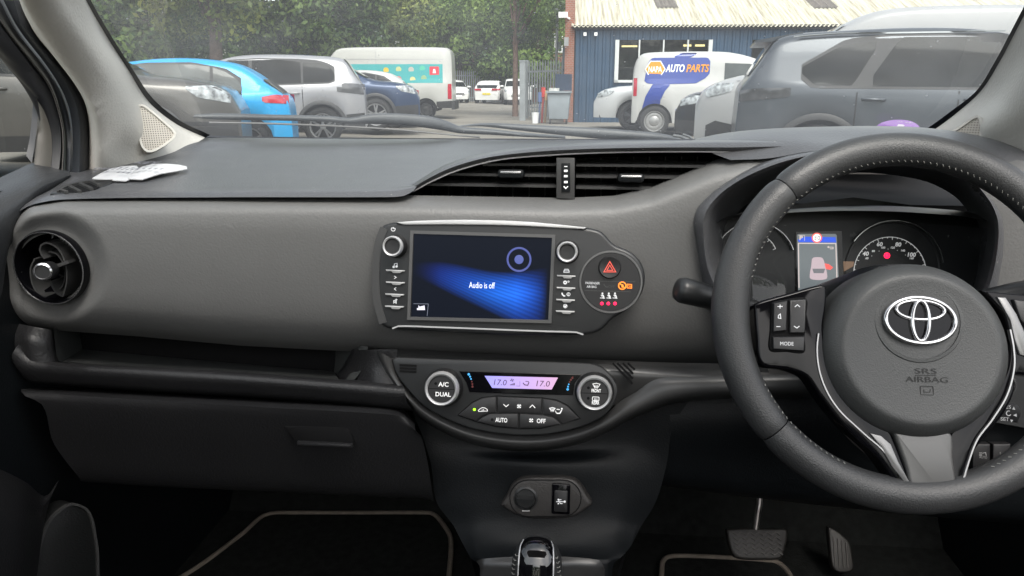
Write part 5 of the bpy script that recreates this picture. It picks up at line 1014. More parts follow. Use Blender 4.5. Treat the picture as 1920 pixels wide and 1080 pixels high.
def make_car(name, label, cat, kind, body, px, Y, face, end, group=None, rot=0, glass='cglass', wheel='alloy', clad=False, scale=1.0, dz=0, windows=None, roofrail=False, extra=None, vis=None, lamps=(None, None), zref=.6):
    p = PF[kind]; L, Wd = p['L'], p['W']; sill = p['sill']
    topc = cr([(a, 0, b) for a, b in p['top']], 160); topl = [(v.x, v.z) for v in topc]
    sg = -1 if face == 'R' else 1     # local y side turned to the camera
    if vis: sg = vis
    hd = (0 if face == 'R' else math.pi) + rot
    if face == 'A': hd = R(90) + rot
    if face == 'T': hd = R(-90) + rot
    lx = L if end == 'F' else 0.0
    off = Matrix.Rotation(hd, 3, 'Z') @ (Vector((lx, sg * Wd / 2 * (.8 if face in 'LR' else 0), 0)) * scale)
    tgt = P(px, 165, Y); loc = Vector((tgt.x - off.x, tgt.y - off.y, 0)); loc.z = gz(loc.x) + dz
    e = empty(name, loc, label, cat, group, hd); e.scale = (scale,) * 3
    def wend(x): 
        a = min(1, (x + .0) / .35); b = min(1, (L - x) / .55); a = max(a, 0); b = max(b, 0)
        return Wd / 2 * (1 - .13 * (1 - a) ** 2) * (1 - .22 * (1 - b) ** 2)
    def sec(x):
        w = wend(x); t = lin(topl, x); bl = lin(p['belt'], x); s = min(bl, t - .05); z0 = sill
        for c in p['wx']:
            d = abs(x - c); r = p['wr'] + .055
            if d < r: z0 = max(z0, p['wr'] + math.sqrt(max(0, r * r - d * d)))
        z0 = min(z0, s - .03)
        tum = (.19 if kind in ('hatch', 'suv') else .07) * (max(0, t - s - .05)) / .6
        pts = [(w * .95, z0), (w * .985, z0 + (s - z0) * .2), (w, z0 + (s - z0) * .45), (w * .995, z0 + (s - z0) * .7), (w * .985, z0 + (s - z0) * .9), (w * .965, s)]
        yr = w * .965 - tum
        if t - s > .12: pts += [(w * .955, s + .02), (yr + (w * .955 - yr) * .45, s + (t - s) * .5), (yr, t - .10), (yr - .03, t - .05), (yr - .09, t - .018), (yr * .6, t), (yr * .3, t + .004), (0, t + .006)]
        else: pts += [(w * .95, s + (t - s) * .15), (w * .93, s + (t - s) * .4), (w * .90, s + (t - s) * .6), (w * .86, s + (t - s) * .75), (w * .8, s + (t - s) * .86), (w * .6, t - .01), (w * .3, t), (0, t)]
        return pts
    def sy(x, z):
        q = sec(x); 
        for a, b in zip(q[:9], q[1:10]):
            if a[1] <= z <= b[1]: return a[0] + (b[0] - a[0]) * (z - a[1]) / max(1e-6, b[1] - a[1])
        return q[0][0] if z < q[0][1] else q[8][0]
    xs = sorted(set([0, .015, .04] + [.08 + i * (L - .16) / 90 for i in range(91)] + [L - .04, L - .015, L] + [c + s_ * (p['wr'] + .054) for c in p['wx'] for s_ in (-1, 1)]))
    G = []
    for x in xs:
        q = sec(x); ring = [Vector((x, a * -1, z)) for a, z in q] + [Vector((x, a, z)) for a, z in q[:-1][::-1]]
        if x in (xs[0], xs[-1]): pass
        G.append(ring)
    mb = MB().grid(G); n = len(G[0]); o = (len(G) - 1) * n
    mb.f += [list(range(n)), [o + i for i in range(n)][::-1]]
    mb.obj('body', body, e, 35, world=False)
    # underside and arches
    mb = MB(); mb.box((L / 2, 0, sill + .1), (L - .3, Wd * .86, .2))
    for c in p['wx']: mb.box((c, 0, p['wr'] + .18), (p['wr'] * 2 + .09, Wd * .88, p['wr'] * 1.3))
    mb.obj('underbody', 'plug', e, 0, world=False)
    def patch(poly, offs=.004, nc=14, nr=5, both=False):
        mb = MB()
        for s_ in ((sg,) if not both else (1, -1)):
            x0, x1 = min(q[0] for q in poly), max(q[0] for q in poly); G = []
            for i in range(nc + 1):
                x = x0 + (x1 - x0) * (.001 + .998 * i / nc); zz = []
                for (a, b), (c, d) in zip(poly, poly[1:] + poly[:1]):
                    if (a - x) * (c - x) <= 0 and a != c: zz.append(b + (d - b) * (x - a) / (c - a))
                if len(zz) < 2: continue
                lo, hi = max(min(zz), sec(x)[0][1]), max(zz)
                if lo > hi - .01: continue
                G.append([Vector((x, s_ * (sy(x, lo + (hi - lo) * k / nr) + offs), lo + (hi - lo) * k / nr)) for k in range(nr + 1)])
            if len(G) > 1: mb.grid(G)
        return mb
    wnd = windows or {'hatch': [[(.62, 1.04), (.70, 1.0), (1.02, 1.0), (1.02, 1.34), (.85, 1.28), (.70, 1.18)], [(1.06, 1.0), (2.0, .96), (2.0, 1.37), (1.3, 1.38), (1.06, 1.35)], [(2.06, .96), (2.95, .93), (2.6, 1.14), (2.3, 1.31), (2.06, 1.36)]],
      'suv': [[(.5, 1.24), (.62, 1.16), (1.1, 1.14), (1.1, 1.5), (.8, 1.5), (.62, 1.44)], [(1.14, 1.14), (2.0, 1.11), (2.0, 1.54), (1.5, 1.55), (1.14, 1.51)], [(2.06, 1.11), (3.2, 1.07), (3.0, 1.22), (2.7, 1.40), (2.4, 1.52), (2.06, 1.54)]],
      'svan': [[(2.02, 1.22), (2.1, 1.16), (2.95, 1.12), (3.1, 1.16), (2.85, 1.42), (2.6, 1.6), (2.02, 1.62)]],
      'van': [[(2.42, 1.22), (2.5, 1.18), (3.25, 1.14), (3.42, 1.18), (3.1, 1.42), (2.8, 1.62), (2.42, 1.64)]],
      'bigvan': [[(4.0, 1.45), (4.75, 1.4), (4.5, 1.75), (4.2, 2.1), (4.0, 2.1)]]}[kind]
    if kind in ('suv', 'hatch') and not windows:
        gs_ = {'hatch': [(.55, 1.04), (.7, .975), (2.0, .935), (3.02, .90), (2.62, 1.18), (2.3, 1.34), (1.9, 1.40), (1.3, 1.41), (.85, 1.33), (.62, 1.18)], 'suv': [(.42, 1.24), (.6, 1.13), (2.0, 1.085), (3.28, 1.04), (3.02, 1.25), (2.7, 1.43), (2.4, 1.545), (1.9, 1.58), (1.2, 1.57), (.8, 1.545), (.55, 1.46)]}[kind]
        patch(gs_, .0035, 26, 6, True).obj('window_surround', 'trim', e, 60, world=False)
    for w_ in wnd: patch(w_, .006, 18, 6, True).obj('side_window', glass, e, 60, world=False)
    def across(x0, x1, k, name, m, off=.008):
        G = []
        for i in range(9):
            x = x0 + (x1 - x0) * i / 8; q = sec(x); t = lin(topl, x); yr = q[8][0] * k; dx = .02; sl = (lin(topl, x + dx) - lin(topl, x - dx)) / (2 * dx); nrm = Vector((-sl, 0, 1)).normalized()
            G.append([Vector((x, yr * j / 4, t + .006 - (.016 if abs(j) == 4 else 0))) + nrm * off for j in range(-4, 5)])
        return MB().grid(G).obj(name, m, e, 60, world=False)
    sw_, rw = {'hatch': ((2.42, 3.0), (.10, .36)), 'suv': ((2.7, 3.36), (.10, .36)), 'van': ((2.98, 3.66), None), 'svan': ((2.7, 3.46), None), 'bigvan': ((4.24, 4.88), None)}[kind]
    across(*sw_, .9, 'windscreen', glass); 
    if rw: across(*rw, .86, 'rear_window', glass)
    # wheels
    wrp = None
    for c in p['wx']:
        for s_ in (-1, 1):
            if wrp is None:
                f_ = Fr((c, sg * (Wd / 2 - .02), p['wr']), (0, sg, 0)); r_ = p['wr']
                wv = MB().lathe(f_, (0, 0), [(r_ * .64, -.2), (r_ * .98, -.19), (r_, -.15), (r_, -.04), (r_ * .97, -.01), (r_ * .8, .005), (r_ * .68, -.005), (r_ * .66, -.03)], 40).obj('wheel', 'tyre', e, 60, world=False)
                rim = MB().lathe(f_, (0, 0), [(r_ * .69, -.012), (r_ * .68, -.001), (r_ * .63, -.004), (r_ * .60, -.05)], 40)
                if wheel == 'steelw': rim.lathe(f_, (0, 0), [(r_ * .6, -.04), (r_ * .45, -.02), (r_ * .35, -.03), (r_ * .2, 0), (.001, .002)], 30)
                else:
                    for k in range(5):
                        a = 2 * math.pi * k / 5 + .3
                        for dd_ in (-.16, .16): rim.stroke(f_, [(r_ * .1 * math.cos(a), r_ * .1 * math.sin(a)), (r_ * .64 * math.cos(a + dd_), r_ * .64 * math.sin(a + dd_))], r_ * .09, -.04, -.008)
                    rim.lathe(f_, (0, 0), [(r_ * .16, -.04), (r_ * .15, -.004), (.001, .0)], 16)
                ro_ = rim.obj('rim', wheel, wv, 40, world=False); bk = MB().lathe(f_, (0, 0), [(r_ * .62, -.08), (.001, -.08)], 24).obj('brake_disc', 'plug', wv, 0, world=False)
                wrp = (wv, c, sg)
            else:
                c0_, s0_ = wrp[1], wrp[2]; nw = wrp[0].copy(); COL.objects.link(nw); nw.parent = e
                nw.location = (c - c0_, 0, 0) if s_ == s0_ else (c + c0_, 0, 0)
                if s_ != s0_: nw.rotation_euler = (0, 0, math.pi)
                for ch in [k for k in bpy.data.objects if k.parent == wrp[0]]: q_ = ch.copy(); COL.objects.link(q_); q_.parent = nw
    # door gaps, handle, lamps, cladding
    dx = {'hatch': (1.04, 2.03, 3.0), 'suv': (1.12, 2.03, 3.22), 'van': (2.36, 3.5), 'svan': (1.93, 3.2), 'bigvan': (3.9, 4.9)}[kind]
    mb = MB()
    for x in dx:
        zt = sec(x)[5][1] - .02; q_ = patch([(x, max(sill + .05, sec(x)[0][1])), (x + .014, max(sill + .05, sec(x)[0][1])), (x + .014, zt), (x, zt)], .003, 1, 6); mb.add(q_.v, q_.f)
    mb.obj('panel_gaps', 'seam', e, 0, world=False)
    hz_ = lin(p['belt'], 1.3) - .13
    for x in dx[:2]:
        if x + .2 > L * .75: continue
        MB().tube([(x + (.06 if kind not in ('van', 'svan') else -.3) + .0, sg * (sy(x + .1, hz_) + .0), hz_), (x + .09, sg * (sy(x + .1, hz_) + .035), hz_), (x + .24, sg * (sy(x + .2, hz_) + .035), hz_ - .005), (x + .27, sg * (sy(x + .2, hz_) + .0), hz_ - .005)], .014, 8).obj('door_handle', body, e, 60, world=False)
    if kind != 'bigvan':
        xm = {'hatch': 2.82, 'suv': 2.98, 'van': 3.22, 'svan': 2.98}[kind]; zm = lin(p['belt'], xm) + .06; f_ = Fr((xm, 0, 0), (0, sg, 0))
        for s_ in (-1, 1): 
            y0 = s_ * (sy(xm, zm) + .02); mb = MB(); G = []
            for k in range(7):
                t_ = k / 6; r_ = math.sin(math.pi * (.12 + .80 * t_)) ** .6; G.append([Vector((xm - .03 + .08 * r_ * math.cos(a), y0 + s_ * .24 * t_, zm + .075 + .075 * r_ * math.sin(a))) for a in [2 * math.pi * j / 12 for j in range(12)]])
            mb.grid(G, cu=True); o_ = len(mb.v) - 12; mb.f.append([o_ + j for j in range(12)]); mb.f.append(list(range(12))); mb.obj('door_mirror', body, e, 50, world=False)
    fr_l, rr_l = lamps
    zf = {'hatch': .66, 'suv': .86, 'van': .93, 'svan': .9, 'bigvan': .95}[kind]
    fl = {'hatch': [(3.42, .80), (3.93, .62), (3.96, .70), (3.75, .80)], 'suv': [(3.95, .98), (4.1, .86), (4.42, .80), (4.45, .88), (4.25, .99)], 'van': [(4.18, 1.04), (4.24, .93), (4.52, .86), (4.56, .93), (4.4, 1.03)], 'svan': [(3.9, 1.0), (4.1, .86), (4.32, .8), (4.34, .9), (4.1, 1.04)], 'bigvan': [(5.1, 1.1), (5.5, .8), (5.55, .95), (5.2, 1.25)]}[kind]
    rl = {'hatch': [(.02, .84), (.36, .86), (.42, .93), (.2, .97), (.02, .96)], 'suv': [(.02, .93), (.5, .98), (.56, 1.07), (.3, 1.07), (.02, 1.05)], 'van': [(.02, .9), (.12, .9), (.12, 1.35), (.02, 1.35)], 'svan': [(.02, .9), (.10, .9), (.10, 1.3), (.02, 1.3)], 'bigvan': [(.02, .72), (.16, .72), (.17, 1.0), (.14, 1.25), (.02, 1.25)]}[kind]
    patch(fl, .008, 14, 5, True).obj('headlight', fr_l or 'lampc', e, 60, world=False)
    patch(rl, .008, 10, 5, True).obj('tail_light', rr_l or 'lampr', e, 60, world=False)
    if clad:
        mb = MB()
        for c in p['wx']:
            for s_ in (-1, 1):
                G = []
                for k in range(21):
                    a = math.pi * k / 20; r0, r1 = p['wr'] + .05, p['wr'] + .115; row = []
                    for r_ in (r0, (r0 + r1) / 2, r1):
                        x, z = c + r_ * math.cos(a), p['wr'] + r_ * math.sin(a); row.append(Vector((x, s_ * (wend(x) + (.012 if r_ < r1 else -.004)), z)))
                    G.append(row)
                mb.grid(G)
        xs_ = p['wx']; q_ = patch([(xs_[0] + .46, sill), (xs_[1] - .46, sill), (xs_[1] - .46, sill + .16), (xs_[0] + .46, sill + .16)], .01, 8, 3, True); mb.add(q_.v, q_.f)
        q_ = patch([(.02, sill), (xs_[0] - .44, sill), (xs_[0] - .44, sill + .25), (.02, sill + .28)], .01, 6, 3, True); mb.add(q_.v, q_.f)
        q_ = patch([(xs_[1] + .44, sill), (L - .03, sill), (L - .03, sill + .25), (xs_[1] + .44, sill + .22)], .01, 6, 3, True); mb.add(q_.v, q_.f)
        mb.obj('wheel_arch_cladding', 'trim', e, 50, world=False)
    if face in 'AT':
        x = -.012 if face == 'A' else L + .012; MB().box((x, 0, .62 if face == 'A' else .45), (.02, .52, .12)).obj('number_plate', 'plate' if face == 'A' else 'white', e, 0, world=False)
        if face == 'A': MB().box((-.01, .55, .9), (.03, .4, .12)).box((-.01, -.55, .9), (.03, .4, .12)).obj('rear_lamps', 'lampr', e, 0, world=False)
        else: MB().box((L - .06, 0, .55), (.12, .9, .16)).obj('front_grille', 'trim', e, 0, world=False)
    if extra: extra(e, patch, sy, sec, sg, across)
    return e
grp = 'cars parked in rows in the car park'
gp_ = paint('grey_brown_paint', (.085, .081, .076), .4)
def xg(e, patch, sy, sec, sg, across):
    patch([(3.62, .62), (4.40, .60), (4.40, .56), (3.62, .57)], .006, 10, 2).obj('bumper_gap', 'seam', e, 0, world=False)
make_car('parked_car', 'grey brown car nearest on the left, its bonnet and headlight beyond the left pillar', 'car', 'suv', gp_, 446, 8.2, 'R', 'F', grp, rot=R(20), clad=True, extra=xg, dz=-.01, lamps=('lampc', None))
make_car('parked_car', 'bright blue hatchback with red tail light beside the grey brown car', 'car', 'hatch', paint('bright_blue_paint', (.01, .30, .62), .1), 543, 10.6, 'L', 'R', grp, rot=R(18), glass='cglass2', scale=.98, dz=.03)
def xsv(e, patch, sy, sec, sg, across):
    patch([(.0, 1.02), (.35, 1.04), (.47, 1.10), (.36, 1.14), (.0, 1.12)], .012, 8, 3).obj('lamp_cluster', 'lampd', e, 0, world=False)
make_car('parked_car', 'silver sport utility car with black wheel arches right of the blue hatchback', 'car', 'suv', paint('silver_paint', (.30, .30, .315), .3), 684, 14.2, 'L', 'R', grp, rot=R(15), clad=True, glass='cglass', scale=1.0, dz=.02, lamps=(None, 'lampd'), extra=xsv)
make_car('parked_car', 'dark blue sport utility car facing right behind the silver one', 'car', 'suv', paint('navy_paint', (.016, .037, .09), .3), 786, 17.5, 'R', 'F', grp, rot=R(12), clad=True, scale=1.02, dz=.0)
make_car('parked_car', 'white car with rear spoiler in front of the teal striped van', 'car', 'hatch', paint('white_paint', (.46, .46, .45), 0), 782, 20.5, 'L', 'R', grp, rot=R(10), scale=1.04)
# large van
M['teal'] = mat('teal_panel', (.04, .33, .34), .4, var=0)
def xv(e, patch, sy, sec, sg, across):
    pl_ = patch([(.32, 1.28), (4.0, 1.28), (4.0, 1.93), (.32, 1.93)], .006, 10, 4).obj('teal_panel', 'teal', e, 0, world=False)
    def fy(x, z): return Fr((x, sg * (sy(x, z) + .010), z), (0, sg, 0))
    f = fy(.62, 1.62); MB().prism(f, rrect(-.17, -.23, .17, .23, .03), 0, .003).obj('red_emblem_panel', mat('emblem_red', (.7, .05, .08), .5, var=0), pl_, 0, world=False)
    MB().prism(f, [(-.06, 0), (.06, 0), (.03, .14), (-.03, .14)], .003, .005).text(f, 'ooo', (0, -.1), .06, .2, n=.003).obj('emblem_mark', 'white', pl_, 0, world=False)
    for x, z, c_ in ((1.45, 1.74, (.45, .45, .4)), (1.4, 1.4, (.65, .62, .3)), (2.35, 1.72, (.7, .5, .05)), (1.9, 1.75, (.5, .55, .25)), (1.0, 1.45, (.3, .45, .25)), (1.05, 1.78, (.1, .5, .35)), (1.9, 1.42, (.6, .2, .2))):
        f = fy(x, z); MB().prism(f, circ((0, 0), .10, 16), 0, .003).obj('round_mark', mat('mark', c_, .5, var=0), pl_, 0, world=False)
    mb = MB()
    for x in (2.7, ): q_ = patch([(x, .5), (x + .02, .5), (x + .02, 2.35), (x, 2.35)], .004, 1, 8); mb.add(q_.v, q_.f)
    q_ = patch([(.3, 2.1), (3.9, 2.1), (3.9, 2.085), (.3, 2.085)], .004, 10, 1); mb.add(q_.v, q_.f); mb.obj('body_crease', 'alloy', e, 0, world=False)
    patch([(.0, .35), (.75, .35), (.75, .62), (.0, .66)], .02, 8, 3, True).obj('rear_bumper', 'trim', e, 0, world=False); MB().box((-.03, 0, .5), (.12, 1.8, .3)).obj('rear_step', 'trim', e, 0, world=False)
make_car('large_van', 'tall white van with a teal stripe of round marks and red tail light', 'van', 'bigvan', paint('van_white_paint', (.44, .44, .42), 0), 848, 26.5, 'L', 'R', 'vans in the car park', rot=R(5), wheel='steelw', extra=xv, scale=.96, dz=.0)
gf = 'white cars parked far off by the fence'
make_car('parked_car', 'far white hatchback seen at an angle just right of the tall van', 'car', 'hatch', 'white' if 0 else paint('white_paint_b', (.66, .66, .65), 0), 858, 50, 'T', 'F', gf, rot=R(18))
make_car('parked_car', 'far white car seen from behind with a yellow number plate', 'car', 'hatch', paint('white_paint_c', (.66, .66, .65), 0), 912, 50, 'A', 'R', gf, rot=R(-3))
make_car('parked_car', 'far white high-roofed car behind the grey gate post', 'car', 'suv', paint('white_paint_d', (.66, .66, .65), 0), 972, 49, 'T', 'F', gf, rot=R(8))
# right hand vehicles
make_car('parked_car', 'light grey hatchback whose front shows left of the parts van', 'car', 'suv', paint('pale_grey_paint', (.52, .53, .54), .1), 1114, 20.3, 'L', 'F', grp, rot=R(-4), scale=1.04, wheel='dalloy')
M['vblue'] = mat('livery_blue', (.012, .042, .28), .35, coat=.5, var=0); M['vor'] = mat('livery_orange', (.8, .32, .02), .5, var=0)
def xn(e, patch, sy, sec, sg, across):
    sp = patch([(.26, 1.24), (.32, 1.64), (.42, 1.74), (1.64, 1.74), (1.70, 1.66), (1.70, 1.40), (1.62, 1.30), (1.4, 1.18), (.52, 1.16), (.32, 1.18)], .008, 30, 5).obj('blue_livery', 'vblue', e, 0, world=False)
    patch([(.2, .5), (.3, .9), (.45, 1.17), (.86, 1.17), (.72, 1.0), (.64, .8), (.6, .5)], .006, 20, 5).obj('blue_livery_band', 'vblue', e, 0, world=False)
    patch([(.95, .3), (.98, .62), (1.3, .60), (1.22, .3)], .006, 10, 4).obj('blue_livery_band', 'vblue', e, 0, world=False)
    patch([(.85, 1.74), (1.05, 1.84), (1.45, 1.84), (1.25, 1.74)], .008, 10, 3).obj('blue_livery_band', 'vblue', e, 0, world=False)
    f = Fr((1.05, sg * (sy(1.05, 1.5) + .016), 1.47), (0, sg, .02)); hx = [(-.56 + .22 * math.cos(R(a)), .02 + .20 * math.sin(R(a))) for a in range(0, 360, 60)]
    MB().prism(f, hx, 0, .004).obj('hexagon_logo', 'vor', sp, 0, world=False); MB().stroke(f, hx, .02, .004, .006, True).text(f, 'NAPA', (-.56, .02), .13, .30, n=.005, bold=.02).obj('logo_lettering', 'white', sp, 0, world=False)
    MB().text(f, 'AUTO', (-.12, .04), .17, .42, n=.003, shear=.2, bold=.03).text(f, 'NAPAAUTOPARTS.CO.UK', (0, -.16), .06, .78, n=.003).obj('white_lettering', 'white', sp, 0, world=False)
    MB().text(f, 'PARTS', (.38, .04), .17, .50, n=.003, shear=.2, bold=.03).obj('orange_lettering', 'vor', sp, 0, world=False)
vn = make_car('parts_van', 'white and blue parts van lettered AUTO PARTS in front of the blue warehouse', 'van', 'svan', paint('van_white_paint_b', (.46, .46, .45), 0), 1186, 18.0, 'R', 'R', 'vans in the car park', rot=R(-3), glass='cglass2', wheel='steelw', extra=xn, lamps=(None, 'lampr'))
make_car('parked_car', 'black car with pale headlight between the parts van and the grey van', 'car', 'suv', paint('black_paint', (.012, .013, .015), .2), 1268, 13.6, 'L', 'F', grp, rot=R(-8), clad=True, scale=.97, lamps=('lampc', None))
def xw(e, patch, sy, sec, sg, across):
    patch([(4.1, .3), (4.5, .3), (4.55, .5), (4.4, .58), (4.12, .52)], .012, 12, 4, True).obj('front_cladding', 'trim', e, 0, world=False)
make_car('work_van', 'pale grey van with large headlight, mostly behind the blue grey car', 'van', 'van', paint('pale_van_paint', (.33, .335, .34), 0), 1306, 11.2, 'L', 'F', 'vans in the car park', rot=R(-8), extra=xw, scale=1.13, dz=-.02)
def xb(e, patch, sy, sec, sg, across):
    patch([(.5, 1.24), (.7, 1.065), (3.3, 1.04), (3.02, 1.25), (2.7, 1.45), (2.4, 1.575), (1.4, 1.585), (1.0, 1.54)], .0035, 30, 6, True).obj('window_surround', 'trim', e, 60, world=False)
    q_ = [k for k in e.children] if 0 else None
    f_ = Fr((0, -.6, 0), (0, -1, 0)); MB().prism(f_, [(.14, 1.545), (.6, 1.625), (.6, 1.60), (.30, 1.53), (.14, 1.525)], -1.2, 0).obj('roof_spoiler', bgp, e, 30, world=False)
    patch([(.5, 1.575), (.9, 1.60), (2.4, 1.60), (2.4, 1.585), (.9, 1.585), (.5, 1.56)], .012, 24, 2, True).obj('roof_rail', 'galv', e, 0, world=False)
bgp = paint('blue_grey_paint', (.065, .074, .086), .35)
make_car('parked_car', 'large blue grey car filling the right of the view beyond the steering wheel', 'car', 'suv', bgp, 1384, 8.6, 'R', 'R', grp, rot=R(-9), clad=True, scale=1.04, extra=xb, windows=[[(.56, 1.25), (.72, 1.10), (1.08, 1.09), (1.32, 1.52), (.95, 1.47)], [(1.2, 1.09), (2.38, 1.07), (2.38, 1.545), (1.5, 1.55)], [(2.56, 1.06), (3.25, 1.06), (3.0, 1.26), (2.7, 1.42), (2.56, 1.5)]], lamps=(None, 'lampd'), dz=-.03)
# ---------------------------------------------------------------- ground
gm = mat('worn_concrete', (.20, .185, .16), .85, var=.22, vs=.6, grain=.4, gs=30, spec=.2)
xs = [-90, -60, -40, -25, -15, -10, -8.5, -7, -6, -5, -4, -3.5, 0, 10, 30, 60, 120]
MB().grid([[Vector((x, y, gz(x) - 0)) for x in xs] for y in [-40, -10, 0, 10, 20, 40, 80, 200]]).obj('ground', gm, None, 60, kind='structure')
mb = MB()
for px in (858, 890, 930, 960): a = P(px, 200, 44); mb.box((a.x, 45, .004), (.1, 4.5, .003))
mb.obj('bay_markings', mat('faded_white_line', (.45, .44, .41), .8, var=.2), None, 0, kind='structure')
# ---------------------------------------------------------------- warehouse
br = R(3.5); bd = Vector((math.cos(br), math.sin(br), 0)); bk_ = Vector((-math.sin(br), math.cos(br), 0))
B0 = P(1077, 200, 25); B0.z = 0
wh = empty('warehouse', B0, 'dark blue clad warehouse with a cream corrugated roof', 'warehouse')
def bp(u, w, z): return B0 + bd * u + bk_ * w + Vector((0, 0, z))
mb = MB(); BH = 2.95; BL = 26
def clad_(u0, u1, z0, z1):
    us = []; u = u0; k = 0
    while u < u1: us += [(u, 0), (min(u + .12, u1), 0), (min(u + .15, u1), -.03), (min(u + .21, u1), -.03)]; u += .24
    us.append((u1, 0)); mb.grid([[bp(a, w, z) for a, w in us] for z in (z0, z1)])
wx0, wx1, wz0, wz1 = 1.25, 4.3, 1.25, 2.55
dx0, dx1 = 5.55, 8.3
clad_(0, wx0, 0, BH); clad_(wx0, wx1, 0, wz0); clad_(wx0, wx1, wz1, BH); clad_(wx1, dx0, 0, BH); clad_(dx0, dx1, 2.55, BH); clad_(dx1, BL, 0, BH)
mb.grid([[bp(0, w, z) for w in (0, 14)] for z in (0, BH)])
mb.obj('wall_cladding', mat('navy_cladding', (.018, .052, .10), .5, var=.12, vs=1.5), wh, 0)
MB().box(bp((wx0 + wx1) / 2, .6, 1.9), (wx1 - wx0 + .1, .02, 1.5), br).box(bp((dx0 + dx1) / 2, 1.5, 1.3), (dx1 - dx0 + .3, .02, 2.8), br).obj('dark_interior', mat('interior_dark', (.035, .04, .035), .8, var=.4, vs=1.2), wh, 0)
wf = MB()
for u, w_ in ((wx0 + .06, .12), (wx1 - .06, .12)): wf.box(bp(u, -.03, (wz0 + wz1) / 2), (w_, .1, wz1 - wz0), br)
wf.box(bp((wx0 + wx1) / 2, -.03, wz0 + .04), (wx1 - wx0, .1, .08), br)
for k in (1, 2, 3): wf.box(bp(wx0 + (wx1 - wx0) * k / 4, -.02, (wz0 + wz1) / 2), (.045, .06, wz1 - wz0), br)
wo = wf.obj('window', mat('white_frame', (.6, .62, .62), .5), wh, 0)
MB().box(bp((wx0 + wx1) / 2, .02, (wz0 + wz1) / 2), (wx1 - wx0, .01, wz1 - wz0), br).obj('pane', glassy('shop_glass', (.7, .75, .72), .8), wo, 0)
MB().box(bp(1.75, .4, 2.38), (.5, .04, .05), br).box(bp(3.6, .4, 2.4), (.25, .04, .06), br).box(bp(4.0, .4, 2.4), (.3, .04, .06), br).obj('tube_light', emis('warm_tube', (1, .72, .35), 1.6), wh, 0)
mb = MB(); n = int(BL / .09); sl_ = math.tan(R(21)); G0 = []; 
for w in (-.25, .0, 3, 6, 9.2): G0.append([bp(-.15 + k * .03, w, BH + .08 + w * sl_ + .026 * math.sin(2 * math.pi * k * .03 / .135)) for k in range(int((BL + .2) / .03))])
mb.grid(G0); rm = mat('cream_roof_sheet', (.62, .58, .46), .7, var=0)
t = rm.node_tree; b = t.nodes['Principled BSDF']; tc_ = nd(t, 'ShaderNodeTexCoord'); mp = nd(t, 'ShaderNodeMapping'); mp.inputs['Rotation'].default_value = (0, 0, -br); mp.inputs['Scale'].default_value = (7, .22, .22)
nz = nd(t, 'ShaderNodeTexNoise', Scale=1.6, Detail=8.0, Roughness=.7); t.links.new(tc_.outputs['Object'], mp.inputs['Vector']); t.links.new(mp.outputs[0], nz.inputs['Vector'])
rp = nd(t, 'ShaderNodeValToRGB'); rp.color_ramp.elements[0].position = .36; rp.color_ramp.elements[0].color = (.34, .30, .22, 1); rp.color_ramp.elements[1].position = .56; rp.color_ramp.elements[1].color = (.58, .56, .46, 1)
t.links.new(nz.outputs['Fac'], rp.inputs['Fac']); t.links.new(rp.outputs[0], b.inputs['Base Color'])
mb.obj('corrugated_roof', rm, wh, 60)
for u0, u1, w0, w1 in ((2.75, 3.5, 1.6, 8), (7.9, 8.7, 1.5, 8)):
    MB().grid([[bp(u0 + k * .03, w, BH + .11 + w * sl_ + .028 * math.sin(2 * math.pi * (u0 + k * .03 + .15) / .135)) for k in range(int((u1 - u0) / .03))] for w in (w0, w1)]).obj('roof_light', mat('grey_roof_light', (.17, .15, .13), .6, var=.2, vs=3), wh, 60)
MB().box(bp(BL / 2, -.1, BH - .02), (BL + .2, .12, .12), br).obj('gutter', 'trim', wh, 0)
MB().box(bp(.28, -.1, 2.72), (.09, .1, .1), br).box(bp(.62, -.1, 2.72), (.09, .1, .1), br).obj('small_lamp', 'white', wh, 0)
# brick pillar and brick house
bm_ = bpy.data.materials.new('red_brick'); bm_.use_nodes = True; t = bm_.node_tree; b = t.nodes['Principled BSDF']; b.inputs['Roughness'].default_value = .9
tc_ = nd(t, 'ShaderNodeTexCoord'); mp = nd(t, 'ShaderNodeMapping'); mp.inputs['Rotation'].default_value = (R(90), 0, 0); bt_ = nd(t, 'ShaderNodeTexBrick', Scale=4.5); bt_.inputs['Color1'].default_value = (.30, .10, .06, 1); bt_.inputs['Color2'].default_value = (.22, .08, .05, 1); bt_.inputs['Mortar'].default_value = (.3, .27, .23, 1)
t.links.new(tc_.outputs['Object'], mp.inputs['Vector']); t.links.new(mp.outputs[0], bt_.inputs['Vector']); t.links.new(bt_.outputs['Color'], b.inputs['Base Color'])
c_ = P(1066, 200, 25.2); pb_ = empty('brick_pier', (c_.x, c_.y, 0), 'narrow red brick pier at the left corner of the warehouse', 'brick pier'); MB().box((c_.x, c_.y, 2.1), (.3, .4, 4.2)).obj('brickwork', bm_, pb_, 0)
a = P(1056, 28, 24.8); MB().box(a, (.28, .2, .16)).tube([a, a + Vector((.2, .2, -.1))], .03, 8).obj('floodlight', 'white', pb_, 0)
a = P(1062, 78, 24.8); MB().box(a, (.14, .12, .26)).obj('junction_box', 'alloy', pb_, 0)
c_ = P(1042, 200, 30); lp = empty('lamp_post', (c_.x, c_.y, 0), 'thin pale post standing behind the fence left of the brick pier', 'lamp post'); MB().tube([(c_.x, c_.y, 0), (c_.x, c_.y, 3.8)], .05, 10).obj('pole', 'alloy', lp); MB().box((c_.x, c_.y - .05, 3.9), (.14, .3, .14)).obj('lamp_head', 'alloy', lp)
